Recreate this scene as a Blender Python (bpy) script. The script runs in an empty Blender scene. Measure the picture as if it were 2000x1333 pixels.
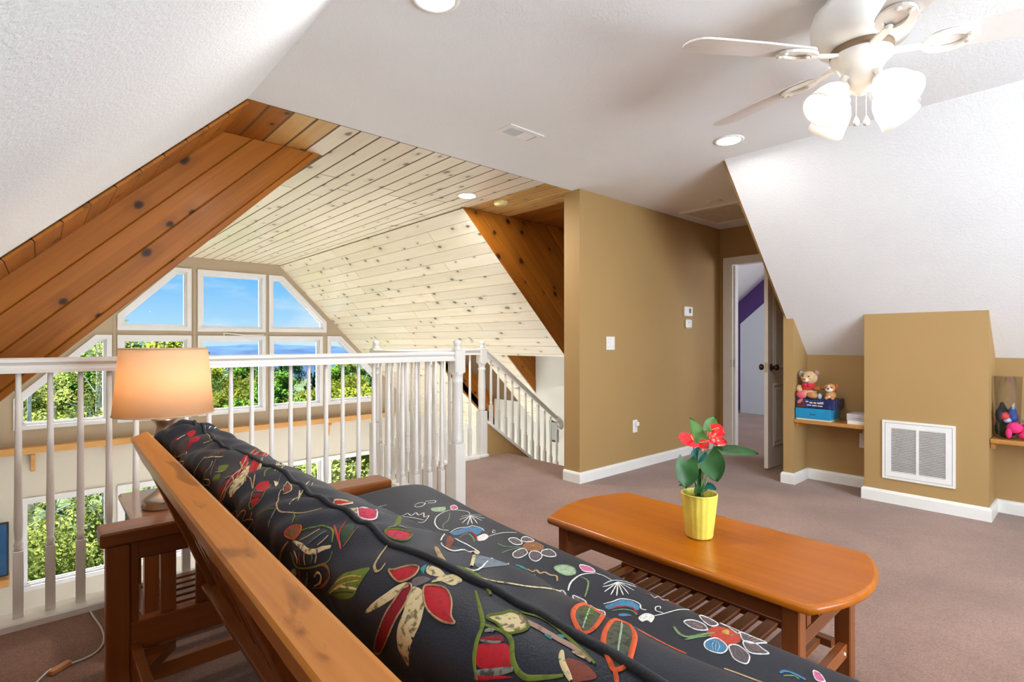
import bpy, bmesh, math, random
from mathutils import Vector, Matrix, Euler
from mathutils.geometry import tessellate_polygon
from math import sin, cos, pi, sqrt, atan2, radians

random.seed(7)
S = bpy.context.scene
C = S.collection

# ------------------------------------------------------------------ camera
cam_d = bpy.data.cameras.new('camera'); cam = bpy.data.objects.new('camera', cam_d); C.objects.link(cam)
cam.location = (0, 0, 1.15)
cam.rotation_euler = (pi/2, 0, -atan2(1035, 1158))
cam_d.sensor_width = 36; cam_d.lens = 1035/2000*36; cam_d.shift_y = 0.00125
cam_d.clip_start = 0.02; cam_d.clip_end = 6000
S.camera = cam
S.view_settings.view_transform = 'Standard'; S.view_settings.look = 'None'
S.view_settings.gamma = 1.0; S.view_settings.use_curve_mapping = False
S.view_settings.exposure = 0.70
S.cycles.max_bounces = 9; S.cycles.diffuse_bounces = 5; S.cycles.glossy_bounces = 3
S.cycles.transmission_bounces = 5; S.cycles.transparent_max_bounces = 12
S.cycles.sample_clamp_indirect = 6.0; S.cycles.caustics_reflective = False; S.cycles.caustics_refractive = False

# ------------------------------------------------------------------ world
W = bpy.data.worlds.new('sky'); S.world = W; W.use_nodes = True
nt = W.node_tree; nt.nodes.clear()
def wn(t, **k):
    n = nt.nodes.new(t)
    for a, b in k.items(): setattr(n, a, b)
    return n
o_ = wn('ShaderNodeOutputWorld'); bg = wn('ShaderNodeBackground'); tc = wn('ShaderNodeTexCoord')
sx = wn('ShaderNodeSeparateXYZ'); nt.links.new(tc.outputs['Generated'], sx.inputs[0])
rp = wn('ShaderNodeValToRGB'); nt.links.new(sx.outputs['Z'], rp.inputs[0])
e = rp.color_ramp.elements
e[0].position = 0.0; e[0].color = (.55, .82, 1.0, 1)
e[1].position = .55; e[1].color = (.09, .33, .80, 1)
x = rp.color_ramp.elements.new(.10); x.color = (.20, .56, 1.0, 1)
mp = wn('ShaderNodeMapping'); mp.inputs['Scale'].default_value = (2.2, 2.2, 9.0); nt.links.new(tc.outputs['Generated'], mp.inputs[0])
nz = wn('ShaderNodeTexNoise'); nz.inputs['Scale'].default_value = 1.7; nz.inputs['Detail'].default_value = 7; nz.inputs['Roughness'].default_value = .58
nt.links.new(mp.outputs[0], nz.inputs['Vector'])
cr = wn('ShaderNodeValToRGB'); cr.color_ramp.elements[0].position = .50; cr.color_ramp.elements[1].position = .80
nt.links.new(nz.outputs['Fac'], cr.inputs[0])
mx = wn('ShaderNodeMix', data_type='RGBA'); nt.links.new(cr.outputs[0], mx.inputs[0]); nt.links.new(rp.outputs[0], mx.inputs[6]); mx.inputs[7].default_value = (.92, .96, 1, 1)
nt.links.new(mx.outputs[2], bg.inputs[0]); bg.inputs[1].default_value = .63
nt.links.new(bg.outputs[0], o_.inputs[0])

# ------------------------------------------------------------------ sun (high, on the gable window side) and an added fill light behind the camera
sd = bpy.data.lights.new('sun', 'SUN'); sun = bpy.data.objects.new('sun', sd); C.objects.link(sun)
sd.energy = 30.0; sd.angle = radians(1.5); sd.color = (1, .985, .96)
sun.rotation_euler = Vector((.28, -.78, -.56)).to_track_quat('-Z', 'Y').to_euler()
def area(name, loc, direction, sx_, sy_, energy, col=(1, 1, 1)):
    d = bpy.data.lights.new(name, 'AREA'); d.shape = 'RECTANGLE'; d.size = sx_; d.size_y = sy_; d.energy = energy; d.color = col
    o = bpy.data.objects.new(name, d); C.objects.link(o); o.location = loc
    o.rotation_euler = Vector(direction).to_track_quat('-Z', 'Y').to_euler(); return o
area('rear_added_fill', (2.15, -2.48, 1.0), (0, .9, .55), 2.1, 1.4, 125, (.82, .92, 1))  # added unseen source that brightens the ceiling and slopes

# ------------------------------------------------------------------ helpers
class MB:
    def __init__(s): s.v = []; s.f = []; s.sm = []; s.mi = []
    def add(s, vs, fs, smooth=False, mi=0):
        b = len(s.v); s.v += [tuple(p) for p in vs]
        for f in fs: s.f.append(tuple(b+i for i in f)); s.sm.append(smooth); s.mi.append(mi)
        return s
    def box(s, x0, x1, y0, y1, z0, z1, bev=0, mi=0):
        return s.obox(((x0+x1)/2, (y0+y1)/2, (z0+z1)/2), (1, 0, 0), (0, 1, 0), ((x1-x0)/2, (y1-y0)/2, (z1-z0)/2), bev, mi)
    def obox(s, c, ax, ay, h, bev=0, mi=0):
        ax = Vector(ax).normalized(); ay = Vector(ay).normalized(); az = ax.cross(ay).normalized(); c = Vector(c)
        b = min(bev, min(h)*.9)
        if b <= 0:
            vs = [c+ax*h[0]*i+ay*h[1]*j+az*h[2]*k for k in (-1, 1) for j in (-1, 1) for i in (-1, 1)]
            return s.add(vs, [(0, 2, 3, 1), (4, 5, 7, 6), (0, 1, 5, 4), (2, 6, 7, 3), (0, 4, 6, 2), (1, 3, 7, 5)], False, mi)
        # chamfered box: 24 verts
        vs = []; idx = {}
        for i in (-1, 1):
            for j in (-1, 1):
                for k in (-1, 1):
                    for a in range(3):
                        d = [h[0]-b, h[1]-b, h[2]-b]; d[a] = h[a]
                        idx[(i, j, k, a)] = len(vs); vs.append(c+ax*d[0]*i+ay*d[1]*j+az*d[2]*k)
        fs = []
        for a in range(3):
            o = [q for q in range(3) if q != a]
            for sg in (-1, 1):
                q = []
                for (p, r) in ((-1, -1), (1, -1), (1, 1), (-1, 1)):
                    t = [0, 0, 0]; t[a] = sg; t[o[0]] = p; t[o[1]] = r; q.append(idx[(*t, a)])
                fs.append(tuple(q))
        for a in range(3):       # edges along axis a
            o = [q for q in range(3) if q != a]
            for p in (-1, 1):
                for r in (-1, 1):
                    t0 = [0, 0, 0]; t0[o[0]] = p; t0[o[1]] = r; t1 = list(t0); t0[a] = -1; t1[a] = 1
                    fs.append((idx[(*t0, o[0])], idx[(*t1, o[0])], idx[(*t1, o[1])], idx[(*t0, o[1])]))
        for i in (-1, 1):
            for j in (-1, 1):
                for k in (-1, 1): fs.append(tuple(idx[(i, j, k, a)] for a in range(3)))
        s.add(vs, fs, False, mi)
        s._fixfrom = True
        return s
    def bar(s, p0, p1, w, t, up=(0, 0, 1), bev=0, mi=0):
        p0 = Vector(p0); p1 = Vector(p1); d = (p1-p0); L = d.length; d.normalize(); u = Vector(up)
        side = u.cross(d)
        if side.length < 1e-4: side = Vector((1, 0, 0))
        return s.obox((p0+p1)/2, d, side, (L/2, w/2, t/2), bev, mi)
    def tube(s, pts, r, n=8, mi=0, cap=True):
        pts = [Vector(p) for p in pts]; rs = r if isinstance(r, (list, tuple)) else [r]*len(pts)
        b = len(s.v); prev = None
        for i, p in enumerate(pts):
            t = (pts[min(i+1, len(pts)-1)]-pts[max(i-1, 0)]).normalized()
            if prev is None:
                a = t.orthogonal().normalized()
            else:
                a = (prev-t*prev.dot(t)); a = a.normalized() if a.length > 1e-6 else t.orthogonal().normalized()
            prev = a; bb = t.cross(a)
            for k in range(n):
                g = 2*pi*k/n; s.v.append(tuple(p+(a*cos(g)+bb*sin(g))*rs[i]))
        for i in range(len(pts)-1):
            for k in range(n):
                s.f.append((b+i*n+k, b+i*n+(k+1) % n, b+(i+1)*n+(k+1) % n, b+(i+1)*n+k)); s.sm.append(True); s.mi.append(mi)
        if cap:
            s.f.append(tuple(b+k for k in range(n))[::-1]); s.sm.append(False); s.mi.append(mi)
            m = b+(len(pts)-1)*n; s.f.append(tuple(m+k for k in range(n))); s.sm.append(False); s.mi.append(mi)
        return s
    def lathe(s, prof, c=(0, 0, 0), n=16, axis=(0, 0, 1), mi=0, smooth=True, sx=1, sy=1, square=False):
        c = Vector(c); z = Vector(axis).normalized(); x = z.orthogonal().normalized() if abs(z.z) < .999 else Vector((1, 0, 0)); y = z.cross(x)
        b = len(s.v)
        for (r, h) in prof:
            for k in range(n):
                g = 2*pi*k/n+(pi/4 if n == 4 else 0); s.v.append(tuple(c+x*r*cos(g)*sx+y*r*sin(g)*sy+z*h))
        for i in range(len(prof)-1):
            for k in range(n):
                s.f.append((b+i*n+k, b+i*n+(k+1) % n, b+(i+1)*n+(k+1) % n, b+(i+1)*n+k)); s.sm.append(smooth); s.mi.append(mi)
        if prof[0][0] > 1e-5: s.f.append(tuple(b+k for k in range(n))[::-1]); s.sm.append(False); s.mi.append(mi)
        m = b+(len(prof)-1)*n
        if prof[-1][0] > 1e-5: s.f.append(tuple(m+k for k in range(n))); s.sm.append(False); s.mi.append(mi)
        return s
    def ball(s, c, r, n=14, m=9, mi=0, axis=(0, 0, 1)):
        c = Vector(c); rx, ry, rz = r if isinstance(r, (tuple, list)) else (r, r, r); b = len(s.v)
        q = Vector((0, 0, 1)).rotation_difference(Vector(axis).normalized())
        for i in range(m+1):
            t = pi*i/m
            for k in range(n):
                g = 2*pi*k/n; s.v.append(tuple(c+q @ Vector((rx*sin(t)*cos(g), ry*sin(t)*sin(g), -rz*cos(t)))))
        for i in range(m):
            for k in range(n):
                s.f.append((b+i*n+k, b+i*n+(k+1) % n, b+(i+1)*n+(k+1) % n, b+(i+1)*n+k)); s.sm.append(True); s.mi.append(mi)
        return s
    def prism(s, poly, to3, d0, d1, cham=0, mi=0):
        """poly: convex 2D outline (CCW); to3(x, y, d) -> 3D; front face at d1, chamfered"""
        n = len(poly); vs = []
        inner = inset(poly, cham) if cham else poly
        vs += [to3(px, py, d0) for px, py in poly]
        if cham:
            vs += [to3(px, py, d1-cham) for px, py in poly]+[to3(px, py, d1) for px, py in inner]
            fs = [tuple(range(n))[::-1], tuple(range(2*n, 3*n))]
            for r in (0, 1):
                fs += [(r*n+i, r*n+(i+1) % n, (r+1)*n+(i+1) % n, (r+1)*n+i) for i in range(n)]
        else:
            vs += [to3(px, py, d1) for px, py in poly]
            fs = [tuple(range(n))[::-1], tuple(range(n, 2*n))]+[(i, (i+1) % n, n+(i+1) % n, n+i) for i in range(n)]
        return s.add(vs, fs, False, mi)
    def mesh(s, name, fix=True):
        me = bpy.data.meshes.new(name); me.from_pydata(s.v, [], s.f)
        me.polygons.foreach_set('use_smooth', s.sm); me.polygons.foreach_set('material_index', s.mi)
        me.update()
        if fix:
            bm = bmesh.new(); bm.from_mesh(me); bmesh.ops.remove_doubles(bm, verts=bm.verts, dist=1e-6)
            bmesh.ops.recalc_face_normals(bm, faces=bm.faces); bm.to_mesh(me); bm.free()
        return me
    def obj(s, name, mat, parent=None, fix=True):
        me = s.mesh(name, fix)
        for m in (mat if isinstance(mat, (list, tuple)) else [mat]): me.materials.append(m)
        return link(name, me, parent)

def link(name, me, parent=None, M=None):
    o = bpy.data.objects.new(name, me); C.objects.link(o)
    if M is not None: o.matrix_basis = M
    if parent is not None:
        o.parent = parent
        if parent.parent is None and parent.type == 'EMPTY': o.matrix_parent_inverse = Matrix.Translation(parent.location).inverted()
        elif parent.type == 'EMPTY' or True:
            o.matrix_parent_inverse = Matrix.Identity(4) if parent.type != 'EMPTY' else Matrix.Translation(parent.location).inverted()
    return o
def tag(o, label, cat, group=None):
    o['label'] = label; o['category'] = cat
    if group: o['group'] = group
    return o
def struct(o, label=None):
    o['kind'] = 'structure'
    if label: o['label'] = label
    return o
def thing(name, label, cat, loc=(0, 0, 0), group=None):
    o = bpy.data.objects.new(name, None); C.objects.link(o); o.location = loc; o.empty_display_size = .05
    return tag(o, label, cat, group)
def dup(root, delta, label=None, rotz=None):
    r = root.copy(); C.objects.link(r); r.location = root.location+Vector(delta)
    if rotz is not None: r.rotation_euler = (0, 0, rotz)
    if label: r['label'] = label
    for ch in list(root.children):
        c = ch.copy(); C.objects.link(c); c.parent = r; c.matrix_parent_inverse = ch.matrix_parent_inverse.copy()
        for g in list(ch.children):
            d = g.copy(); C.objects.link(d); d.parent = c; d.matrix_parent_inverse = g.matrix_parent_inverse.copy()
    return r
def inset(poly, d):
    n = len(poly); out = []
    A = sum(poly[i][0]*poly[(i+1) % n][1]-poly[(i+1) % n][0]*poly[i][1] for i in range(n)); sg = 1 if A > 0 else -1
    L = []
    for i in range(n):
        p, q = Vector(poly[i]), Vector(poly[(i+1) % n]); t = (q-p).normalized(); nn = Vector((-t.y, t.x))*sg
        L.append((p+nn*d, t))
    for i in range(n):
        p, t = L[i-1]; q, u = L[i]; den = t.x*u.y-t.y*u.x
        if abs(den) < 1e-9: out.append(tuple(q)); continue
        k = ((q-p).x*u.y-(q-p).y*u.x)/den; out.append(tuple(p+t*k))
    return out
def clip(poly, a, b, c):
    """keep a*x+b*y<=c"""
    out = []
    for i in range(len(poly)):
        p, q = poly[i-1], poly[i]; dp = a*p[0]+b*p[1]-c; dq = a*q[0]+b*q[1]-c
        if (dp <= 0) != (dq <= 0):
            t = dp/(dp-dq); out.append((p[0]+(q[0]-p[0])*t, p[1]+(q[1]-p[1])*t))
        if dq <= 0: out.append(q)
    return out

# ------------------------------------------------------------------ materials
MATS = {}
def mat(name):
    m = bpy.data.materials.new(name); m.use_nodes = True; t = m.node_tree; t.nodes.clear()
    out = t.nodes.new('ShaderNodeOutputMaterial'); b = t.nodes.new('ShaderNodeBsdfPrincipled'); t.links.new(b.outputs[0], out.inputs[0])
    MATS[name] = m
    return m, t, b, out
def N(t, typ, **k):
    n = t.nodes.new(typ)
    for a, b in k.items():
        if a.startswith('i_'):
            key = a[2:]
            key = int(key) if key.isdigit() else key.replace('_', ' ')
            n.inputs[key].default_value = b
        else: setattr(n, a, b)
    return n
def ramp(t, fac, stops):
    r = N(t, 'ShaderNodeValToRGB'); t.links.new(fac, r.inputs[0]); el = r.color_ramp.elements
    while len(el) > 1: el.remove(el[-1])
    el[0].position = stops[0][0]; el[0].color = (*stops[0][1], 1)
    for p, c in stops[1:]: q = el.new(p); q.color = (*c, 1)
    return r.outputs[0]
def mixc(t, fac, a, b, mode='MIX'):
    n = N(t, 'ShaderNodeMix', data_type='RGBA', blend_type=mode)
    for s, v in ((0, fac), (6, a), (7, b)):
        if isinstance(v, (int, float)): n.inputs[s].default_value = v
        elif isinstance(v, tuple): n.inputs[s].default_value = (*v, 1)
        else: t.links.new(v, n.inputs[s])
    return n.outputs[2]
def mth(t, op, a, b=None, c=None):
    n = N(t, 'ShaderNodeMath', operation=op)
    for i, v in enumerate((a, b, c)):
        if v is None: continue
        if isinstance(v, (int, float)): n.inputs[i].default_value = v
        else: t.links.new(v, n.inputs[i])
    return n.outputs[0]
def bump(t, b, h, strength, dist=.01):
    n = N(t, 'ShaderNodeBump'); n.inputs['Strength'].default_value = strength; n.inputs['Distance'].default_value = dist
    t.links.new(h, n.inputs['Height']); t.links.new(n.outputs[0], b.inputs['Normal'])
def plain(name, col, rough=.5, spec=.5, metal=0, var=.06, scale=14, bmp=0, bscale=90, emit=None, estr=0, coat=0):
    m, t, b, out = mat(name)
    tcn = N(t, 'ShaderNodeTexCoord'); nz = N(t, 'ShaderNodeTexNoise'); nz.inputs['Scale'].default_value = scale; nz.inputs['Detail'].default_value = 3
    t.links.new(tcn.outputs['Object'], nz.inputs['Vector'])
    c2 = tuple(max(0, v*(1-var)) for v in col); c3 = tuple(min(1, v*(1+var)) for v in col)
    t.links.new(ramp(t, nz.outputs['Fac'], [(.3, c2), (.7, c3)]), b.inputs['Base Color'])
    b.inputs['Roughness'].default_value = rough; b.inputs['Specular IOR Level'].default_value = spec; b.inputs['Metallic'].default_value = metal
    b.inputs['Coat Weight'].default_value = coat
    if bmp:
        n2 = N(t, 'ShaderNodeTexNoise'); n2.inputs['Scale'].default_value = bscale; n2.inputs['Detail'].default_value = 4
        t.links.new(tcn.outputs['Object'], n2.inputs['Vector']); bump(t, b, n2.outputs['Fac'], bmp)
    if emit: b.inputs['Emission Color'].default_value = (*emit, 1); b.inputs['Emission Strength'].default_value = estr
    return m
def wood(name, light, dark, axis=0, rough=.32, knots=0.0, knotcol=(.05, .02, .01), coat=.25, rand=True, gscale=1.0, spec=.5, knot_r=.020, cell=3.0, contrast=1.0, kmin=.35, vary=.30, kstretch=.72, figure=False):
    """grain along local axis; knots as dark eyes"""
    m, t, b, out = mat(name)
    tcn = N(t, 'ShaderNodeTexCoord'); oi = N(t, 'ShaderNodeObjectInfo')
    add = N(t, 'ShaderNodeVectorMath', operation='ADD'); t.links.new(tcn.outputs['Object'], add.inputs[0])
    if rand:
        sc = N(t, 'ShaderNodeVectorMath', operation='SCALE'); sc.inputs[0].default_value = (37.1, 19.7, 11.3); t.links.new(oi.outputs['Random'], sc.inputs['Scale']); t.links.new(sc.outputs[0], add.inputs[1])
    else: add.inputs[1].default_value = (3.3, 1.7, 2.9)
    P = add.outputs[0]
    knot = None
    if knots:
        sp = N(t, 'ShaderNodeSeparateXYZ'); t.links.new(P, sp.inputs[0])
        cb = N(t, 'ShaderNodeCombineXYZ'); t.links.new(mth(t, 'MULTIPLY', sp.outputs[0], kstretch), cb.inputs[0]); t.links.new(sp.outputs[1], cb.inputs[1])
        nd = N(t, 'ShaderNodeTexNoise'); nd.inputs['Scale'].default_value = 22; t.links.new(P, nd.inputs['Vector'])
        vo = N(t, 'ShaderNodeTexVoronoi', voronoi_dimensions='2D'); vo.inputs['Scale'].default_value = cell; vo.inputs['Randomness'].default_value = 1
        t.links.new(cb.outputs[0], vo.inputs['Vector'])
        sc3 = N(t, 'ShaderNodeSeparateColor'); t.links.new(vo.outputs['Color'], sc3.inputs[0])
        dist = mth(t, 'DIVIDE', vo.outputs['Distance'], cell)
        dist = mth(t, 'ADD', dist, mth(t, 'MULTIPLY', mth(t, 'SUBTRACT', nd.outputs['Fac'], .5), .014))
        rad = mth(t, 'MULTIPLY', mth(t, 'GREATER_THAN', sc3.outputs[0], 1-knots), mth(t, 'MULTIPLY_ADD', sc3.outputs[1], knot_r, knot_r*kmin))
        rel = mth(t, 'DIVIDE', dist, mth(t, 'MAXIMUM', rad, 1e-4))
        knot = ramp(t, rel, [(.0, (1, 1, 1)), (.55, (.85, .85, .85)), (1.0, (.0, .0, .0))])
        halo = ramp(t, mth(t, 'MULTIPLY', rel, .33), [(.0, (1, 1, 1)), (1.0, (0, 0, 0))])
    mpn = N(t, 'ShaderNodeMapping'); s3 = [26*gscale]*3; s3[axis] = 1.1*gscale; mpn.inputs['Scale'].default_value = s3; t.links.new(P, mpn.inputs[0])
    n1 = N(t, 'ShaderNodeTexNoise'); n1.inputs['Scale'].default_value = 1.0; n1.inputs['Detail'].default_value = 5; n1.inputs['Roughness'].default_value = .6; n1.inputs['Distortion'].default_value = .9
    t.links.new(mpn.outputs[0], n1.inputs['Vector'])
    mp2 = N(t, 'ShaderNodeMapping'); s4 = [4.0*gscale]*3; s4[axis] = .45*gscale; mp2.inputs['Scale'].default_value = s4; t.links.new(P, mp2.inputs[0])
    n2 = N(t, 'ShaderNodeTexNoise'); n2.inputs['Scale'].default_value = 1.0; n2.inputs['Detail'].default_value = 2; t.links.new(mp2.outputs[0], n2.inputs['Vector'])
    g = mth(t, 'ADD', mth(t, 'MULTIPLY', n1.outputs['Fac'], .55), mth(t, 'MULTIPLY', n2.outputs['Fac'], .45))
    lo, hi = .5-.16/contrast, .5+.14/contrast
    col = ramp(t, g, [(lo, dark), (hi, light)])
    if figure:
        mp3 = N(t, 'ShaderNodeMapping'); s5 = [16.0]*3; s5[axis] = 3.2; mp3.inputs['Scale'].default_value = s5; t.links.new(P, mp3.inputs[0])
        n5 = N(t, 'ShaderNodeTexNoise'); n5.inputs['Scale'].default_value = 1.0; n5.inputs['Detail'].default_value = 6; n5.inputs['Distortion'].default_value = 1.6; t.links.new(mp3.outputs[0], n5.inputs['Vector'])
        col = mixc(t, ramp(t, n5.outputs['Fac'], [(.60, (0, 0, 0)), (.70, (.75, .75, .75))]), col, tuple(d_*.45 for d_ in dark))
    if rand:
        hv = N(t, 'ShaderNodeHueSaturation'); t.links.new(mth(t, 'MULTIPLY_ADD', oi.outputs['Random'], vary, 1-vary*.53), hv.inputs['Value']); t.links.new(col, hv.inputs['Color']); col = hv.outputs[0]
    if knots:
        col = mixc(t, mth(t, 'MULTIPLY', halo, .45), col, tuple(d*.6 for d in dark))
        col = mixc(t, knot, col, knotcol)
    t.links.new(col, b.inputs['Base Color'])
    b.inputs['Roughness'].default_value = rough; b.inputs['Coat Weight'].default_value = coat; b.inputs['Coat Roughness'].default_value = .18; b.inputs['Specular IOR Level'].default_value = spec
    bump(t, b, n1.outputs['Fac'], .06, .004)
    return m
def plaster(name, col, b1=.35, scale=60, dist=.004, rough=.85):
    m, t, b, out = mat(name)
    tcn = N(t, 'ShaderNodeTexCoord')
    n1 = N(t, 'ShaderNodeTexNoise'); n1.inputs['Scale'].default_value = scale; n1.inputs['Detail'].default_value = 3; n1.inputs['Roughness'].default_value = .55; n1.inputs['Distortion'].default_value = .6
    t.links.new(tcn.outputs['Object'], n1.inputs['Vector'])
    n2 = N(t, 'ShaderNodeTexNoise'); n2.inputs['Scale'].default_value = 2.2; t.links.new(tcn.outputs['Object'], n2.inputs['Vector'])
    t.links.new(ramp(t, n2.outputs['Fac'], [(.3, tuple(v*.97 for v in col)), (.7, col)]), b.inputs['Base Color'])
    b.inputs['Roughness'].default_value = rough; b.inputs['Specular IOR Level'].default_value = .25
    if b1: bump(t, b, ramp(t, n1.outputs['Fac'], [(.38, (0, 0, 0)), (.62, (1, 1, 1))]), b1, dist)
    return m

m_ceil = plaster('white_textured_plaster', (.875, .888, .905), .24, 75, .003)
m_white = plaster('white_wall_paint', (.84, .835, .81), .06, 90, .002, .7)
m_tan = plaster('tan_wall_paint', (.440, .280, .115), .05, 110, .002, .65)
m_beige = plaster('beige_wall_paint', (.44, .35, .26), .05, 110, .002, .65)
m_purple = plaster('purple_wall_paint', (.16, .085, .30), .04, 110, .002, .6)
m_trim = plain('white_trim_gloss', (.86, .85, .81), .35, .5, var=.02)
m_rail = plain('white_rail_paint', (.78, .75, .71), .32, .5, var=.025, scale=8)
m_frame = plain('white_vinyl_frame', (.70, .69, .73), .35, .5, var=.02)
m_vent = plain('white_painted_metal', (.86, .85, .82), .4, var=.02)
m_dark = plain('dark_gap', (.02, .018, .016), .8)
m_groove = plain('brown_board_groove', (.15, .085, .038), .8)
m_pine = wood('sheen_pale_pine_board', (.90, .82, .69), (.81, .70, .54), 0, .30, .75, (.12, .09, .065), coat=.3, knot_r=.017, cell=5.4, kmin=.45, vary=.13, kstretch=.50)  # orange pine paled by reflected sky, the sheen put into the colour
m_pine_half_sheen = wood('half_sheen_pine_board', (.72, .45, .16), (.58, .32, .09), 0, .30, .55, (.10, .05, .02), coat=.2, knot_r=.015, cell=5.2, kmin=.5)  # halfway step between plain orange pine and the painted sheen
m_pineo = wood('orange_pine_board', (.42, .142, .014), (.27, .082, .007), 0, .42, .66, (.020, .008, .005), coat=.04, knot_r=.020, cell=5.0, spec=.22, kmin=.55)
m_shelfwood = wood('honey_oak_shelf', (.55, .27, .075), (.42, .18, .04), 1, .35, 0, rand=False)
m_shelfx = wood('honey_oak_ledge', (.62, .33, .11), (.50, .24, .07), 0, .35, 0, rand=False)
FL, FD = (.30, .088, .018), (.15, .038, .009)
m_fx = wood('futon_wood_x', FL, FD, 0, .28, 0, coat=.12, spec=.3, contrast=.8)
m_fy = wood('futon_wood_y', FL, FD, 1, .28, 0, coat=.12, spec=.3, contrast=.8)
m_fz = wood('futon_wood_z', FL, FD, 2, .28, 0, coat=.12, spec=.3, contrast=.8)
m_frail = wood('futon_rail_wood', (.60, .235, .045), (.44, .140, .022), 1, .30, 0, coat=.2, spec=.3, rand=False, contrast=1.3, figure=True)
TL, TD = (.46, .128, .003), (.34, .082, .002)
m_ttop = wood('table_top_wood', TL, TD, 1, .30, 0, spec=.25, coat=.14, rand=False, gscale=.8)
UL, UD = (.26, .075, .016), (.15, .040, .010)
m_tx = wood('table_wood_x', UL, UD, 0, .28, 0, coat=.12, spec=.3); m_ty = wood('table_wood_y', UL, UD, 1, .28, 0, coat=.12, spec=.3); m_tz = wood('table_wood_z', UL, UD, 2, .28, 0, coat=.12, spec=.3)
m_brass = plain('brushed_nickel', (.55, .50, .44), .28, metal=1, var=.05)
m_gold = plain('gold_plastic', (.55, .40, .12), .35)
m_black = plain('black_plastic', (.02, .02, .022), .35)
m_soil = plain('dark_soil', (.03, .022, .015), .95, bmp=.8, bscale=60)
m_cordw = plain('clear_white_cord', (.70, .70, .66), .4)
m_orangeplug = plain('orange_copper_switch', (.60, .26, .10), .4)

def carpet():
    m, t, b, out = mat('brown_loop_carpet')
    tcn = N(t, 'ShaderNodeTexCoord')
    vo = N(t, 'ShaderNodeTexVoronoi'); vo.inputs['Scale'].default_value = 95; t.links.new(tcn.outputs['Object'], vo.inputs['Vector'])
    n2 = N(t, 'ShaderNodeTexNoise'); n2.inputs['Scale'].default_value = 2.4; n2.inputs['Detail'].default_value = 4; t.links.new(tcn.outputs['Object'], n2.inputs['Vector'])
    n3 = N(t, 'ShaderNodeTexNoise'); n3.inputs['Scale'].default_value = 210; n3.inputs['Detail'].default_value = 2; t.links.new(tcn.outputs['Object'], n3.inputs['Vector'])
    base = ramp(t, n2.outputs['Fac'], [(.32, (.225, .108, .066)), (.68, (.325, .172, .114))])
    c = mixc(t, .55, base, ramp(t, n3.outputs['Fac'], [(.3, (.45, .42, .42)), (.7, (1.35, 1.3, 1.3))]), 'MULTIPLY')
    c = mixc(t, .5, c, ramp(t, vo.outputs['Distance'], [(0, (1.25, 1.25, 1.25)), (.75, (.55, .55, .55))]), 'MULTIPLY')
    t.links.new(c, b.inputs['Base Color']); b.inputs['Roughness'].default_value = .95; b.inputs['Specular IOR Level'].default_value = .1
    b.inputs['Sheen Weight'].default_value = .35; b.inputs['Sheen Roughness'].default_value = .5
    bump(t, b, vo.outputs['Distance'], -.8, .006)
    return m
m_carpet = carpet()
def glassy(name, tint=(1, 1, 1), gl=.06):
    m = bpy.data.materials.new(name); m.use_nodes = True; t = m.node_tree; t.nodes.clear()
    out = t.nodes.new('ShaderNodeOutputMaterial'); tr = N(t, 'ShaderNodeBsdfTransparent'); tr.inputs[0].default_value = (*tint, 1)
    g = N(t, 'ShaderNodeBsdfGlossy'); g.inputs['Roughness'].default_value = .02
    lw = N(t, 'ShaderNodeLayerWeight'); lw.inputs[0].default_value = .25
    mxs = N(t, 'ShaderNodeMixShader'); t.links.new(mth(t, 'MULTIPLY_ADD', lw.outputs['Fresnel'], gl*2, gl*.05), mxs.inputs[0]); t.links.new(tr.outputs[0], mxs.inputs[1]); t.links.new(g.outputs[0], mxs.inputs[2])
    t.links.new(mxs.outputs[0], out.inputs[0]); return m
m_glass = glassy('window_glass', (.97, .985, .98), .03)
m_vase = glassy('clear_plastic', (.93, .93, .93), .2)
def translucent(name, col, tr=.5, rough=.6, sub=None, spec=.5):
    m, t, b, out = mat(name)
    b.inputs['Base Color'].default_value = (*col, 1); b.inputs['Roughness'].default_value = rough; b.inputs['Specular IOR Level'].default_value = spec
    tl = N(t, 'ShaderNodeBsdfTranslucent'); tl.inputs[0].default_value = (*(sub or col), 1)
    mxs = N(t, 'ShaderNodeMixShader'); mxs.inputs[0].default_value = tr
    t.links.new(b.outputs[0], mxs.inputs[1]); t.links.new(tl.outputs[0], mxs.inputs[2]); t.links.new(mxs.outputs[0], out.inputs[0]); return m
def emis(name, col, st):
    return plain(name, col, .4, emit=col, estr=st)

# ================================================================== STRUCTURE
H = 2.402           # flat ceiling height
XL, XR = .80, 3.50  # where the loft slopes begin
YW = 8.95           # gable window wall
GZ = -2.70          # great room floor
YE = 2.94           # where plaster ends and boards begin
def sbox(name, mat_, *boxes, label=None, bev=0):
    b = MB()
    for bx in boxes: b.box(*bx, bev=bev)
    return struct(b.obj(name, mat_), label)
floor = sbox('floor', m_carpet, (-.60, 5.64, -2.6, 2.90, -.25, 0), (2.09, 3.64, 2.90, 4.20, -.25, 0), (5.64, 9.6, .4, 4.6, -.25, -.002))
sbox('floor_great_room', plain('great_room_floor', (.66, .64, .62), .5), (-1.5, 6.2, 2.5, 9.1, GZ-.1, GZ))
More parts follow.
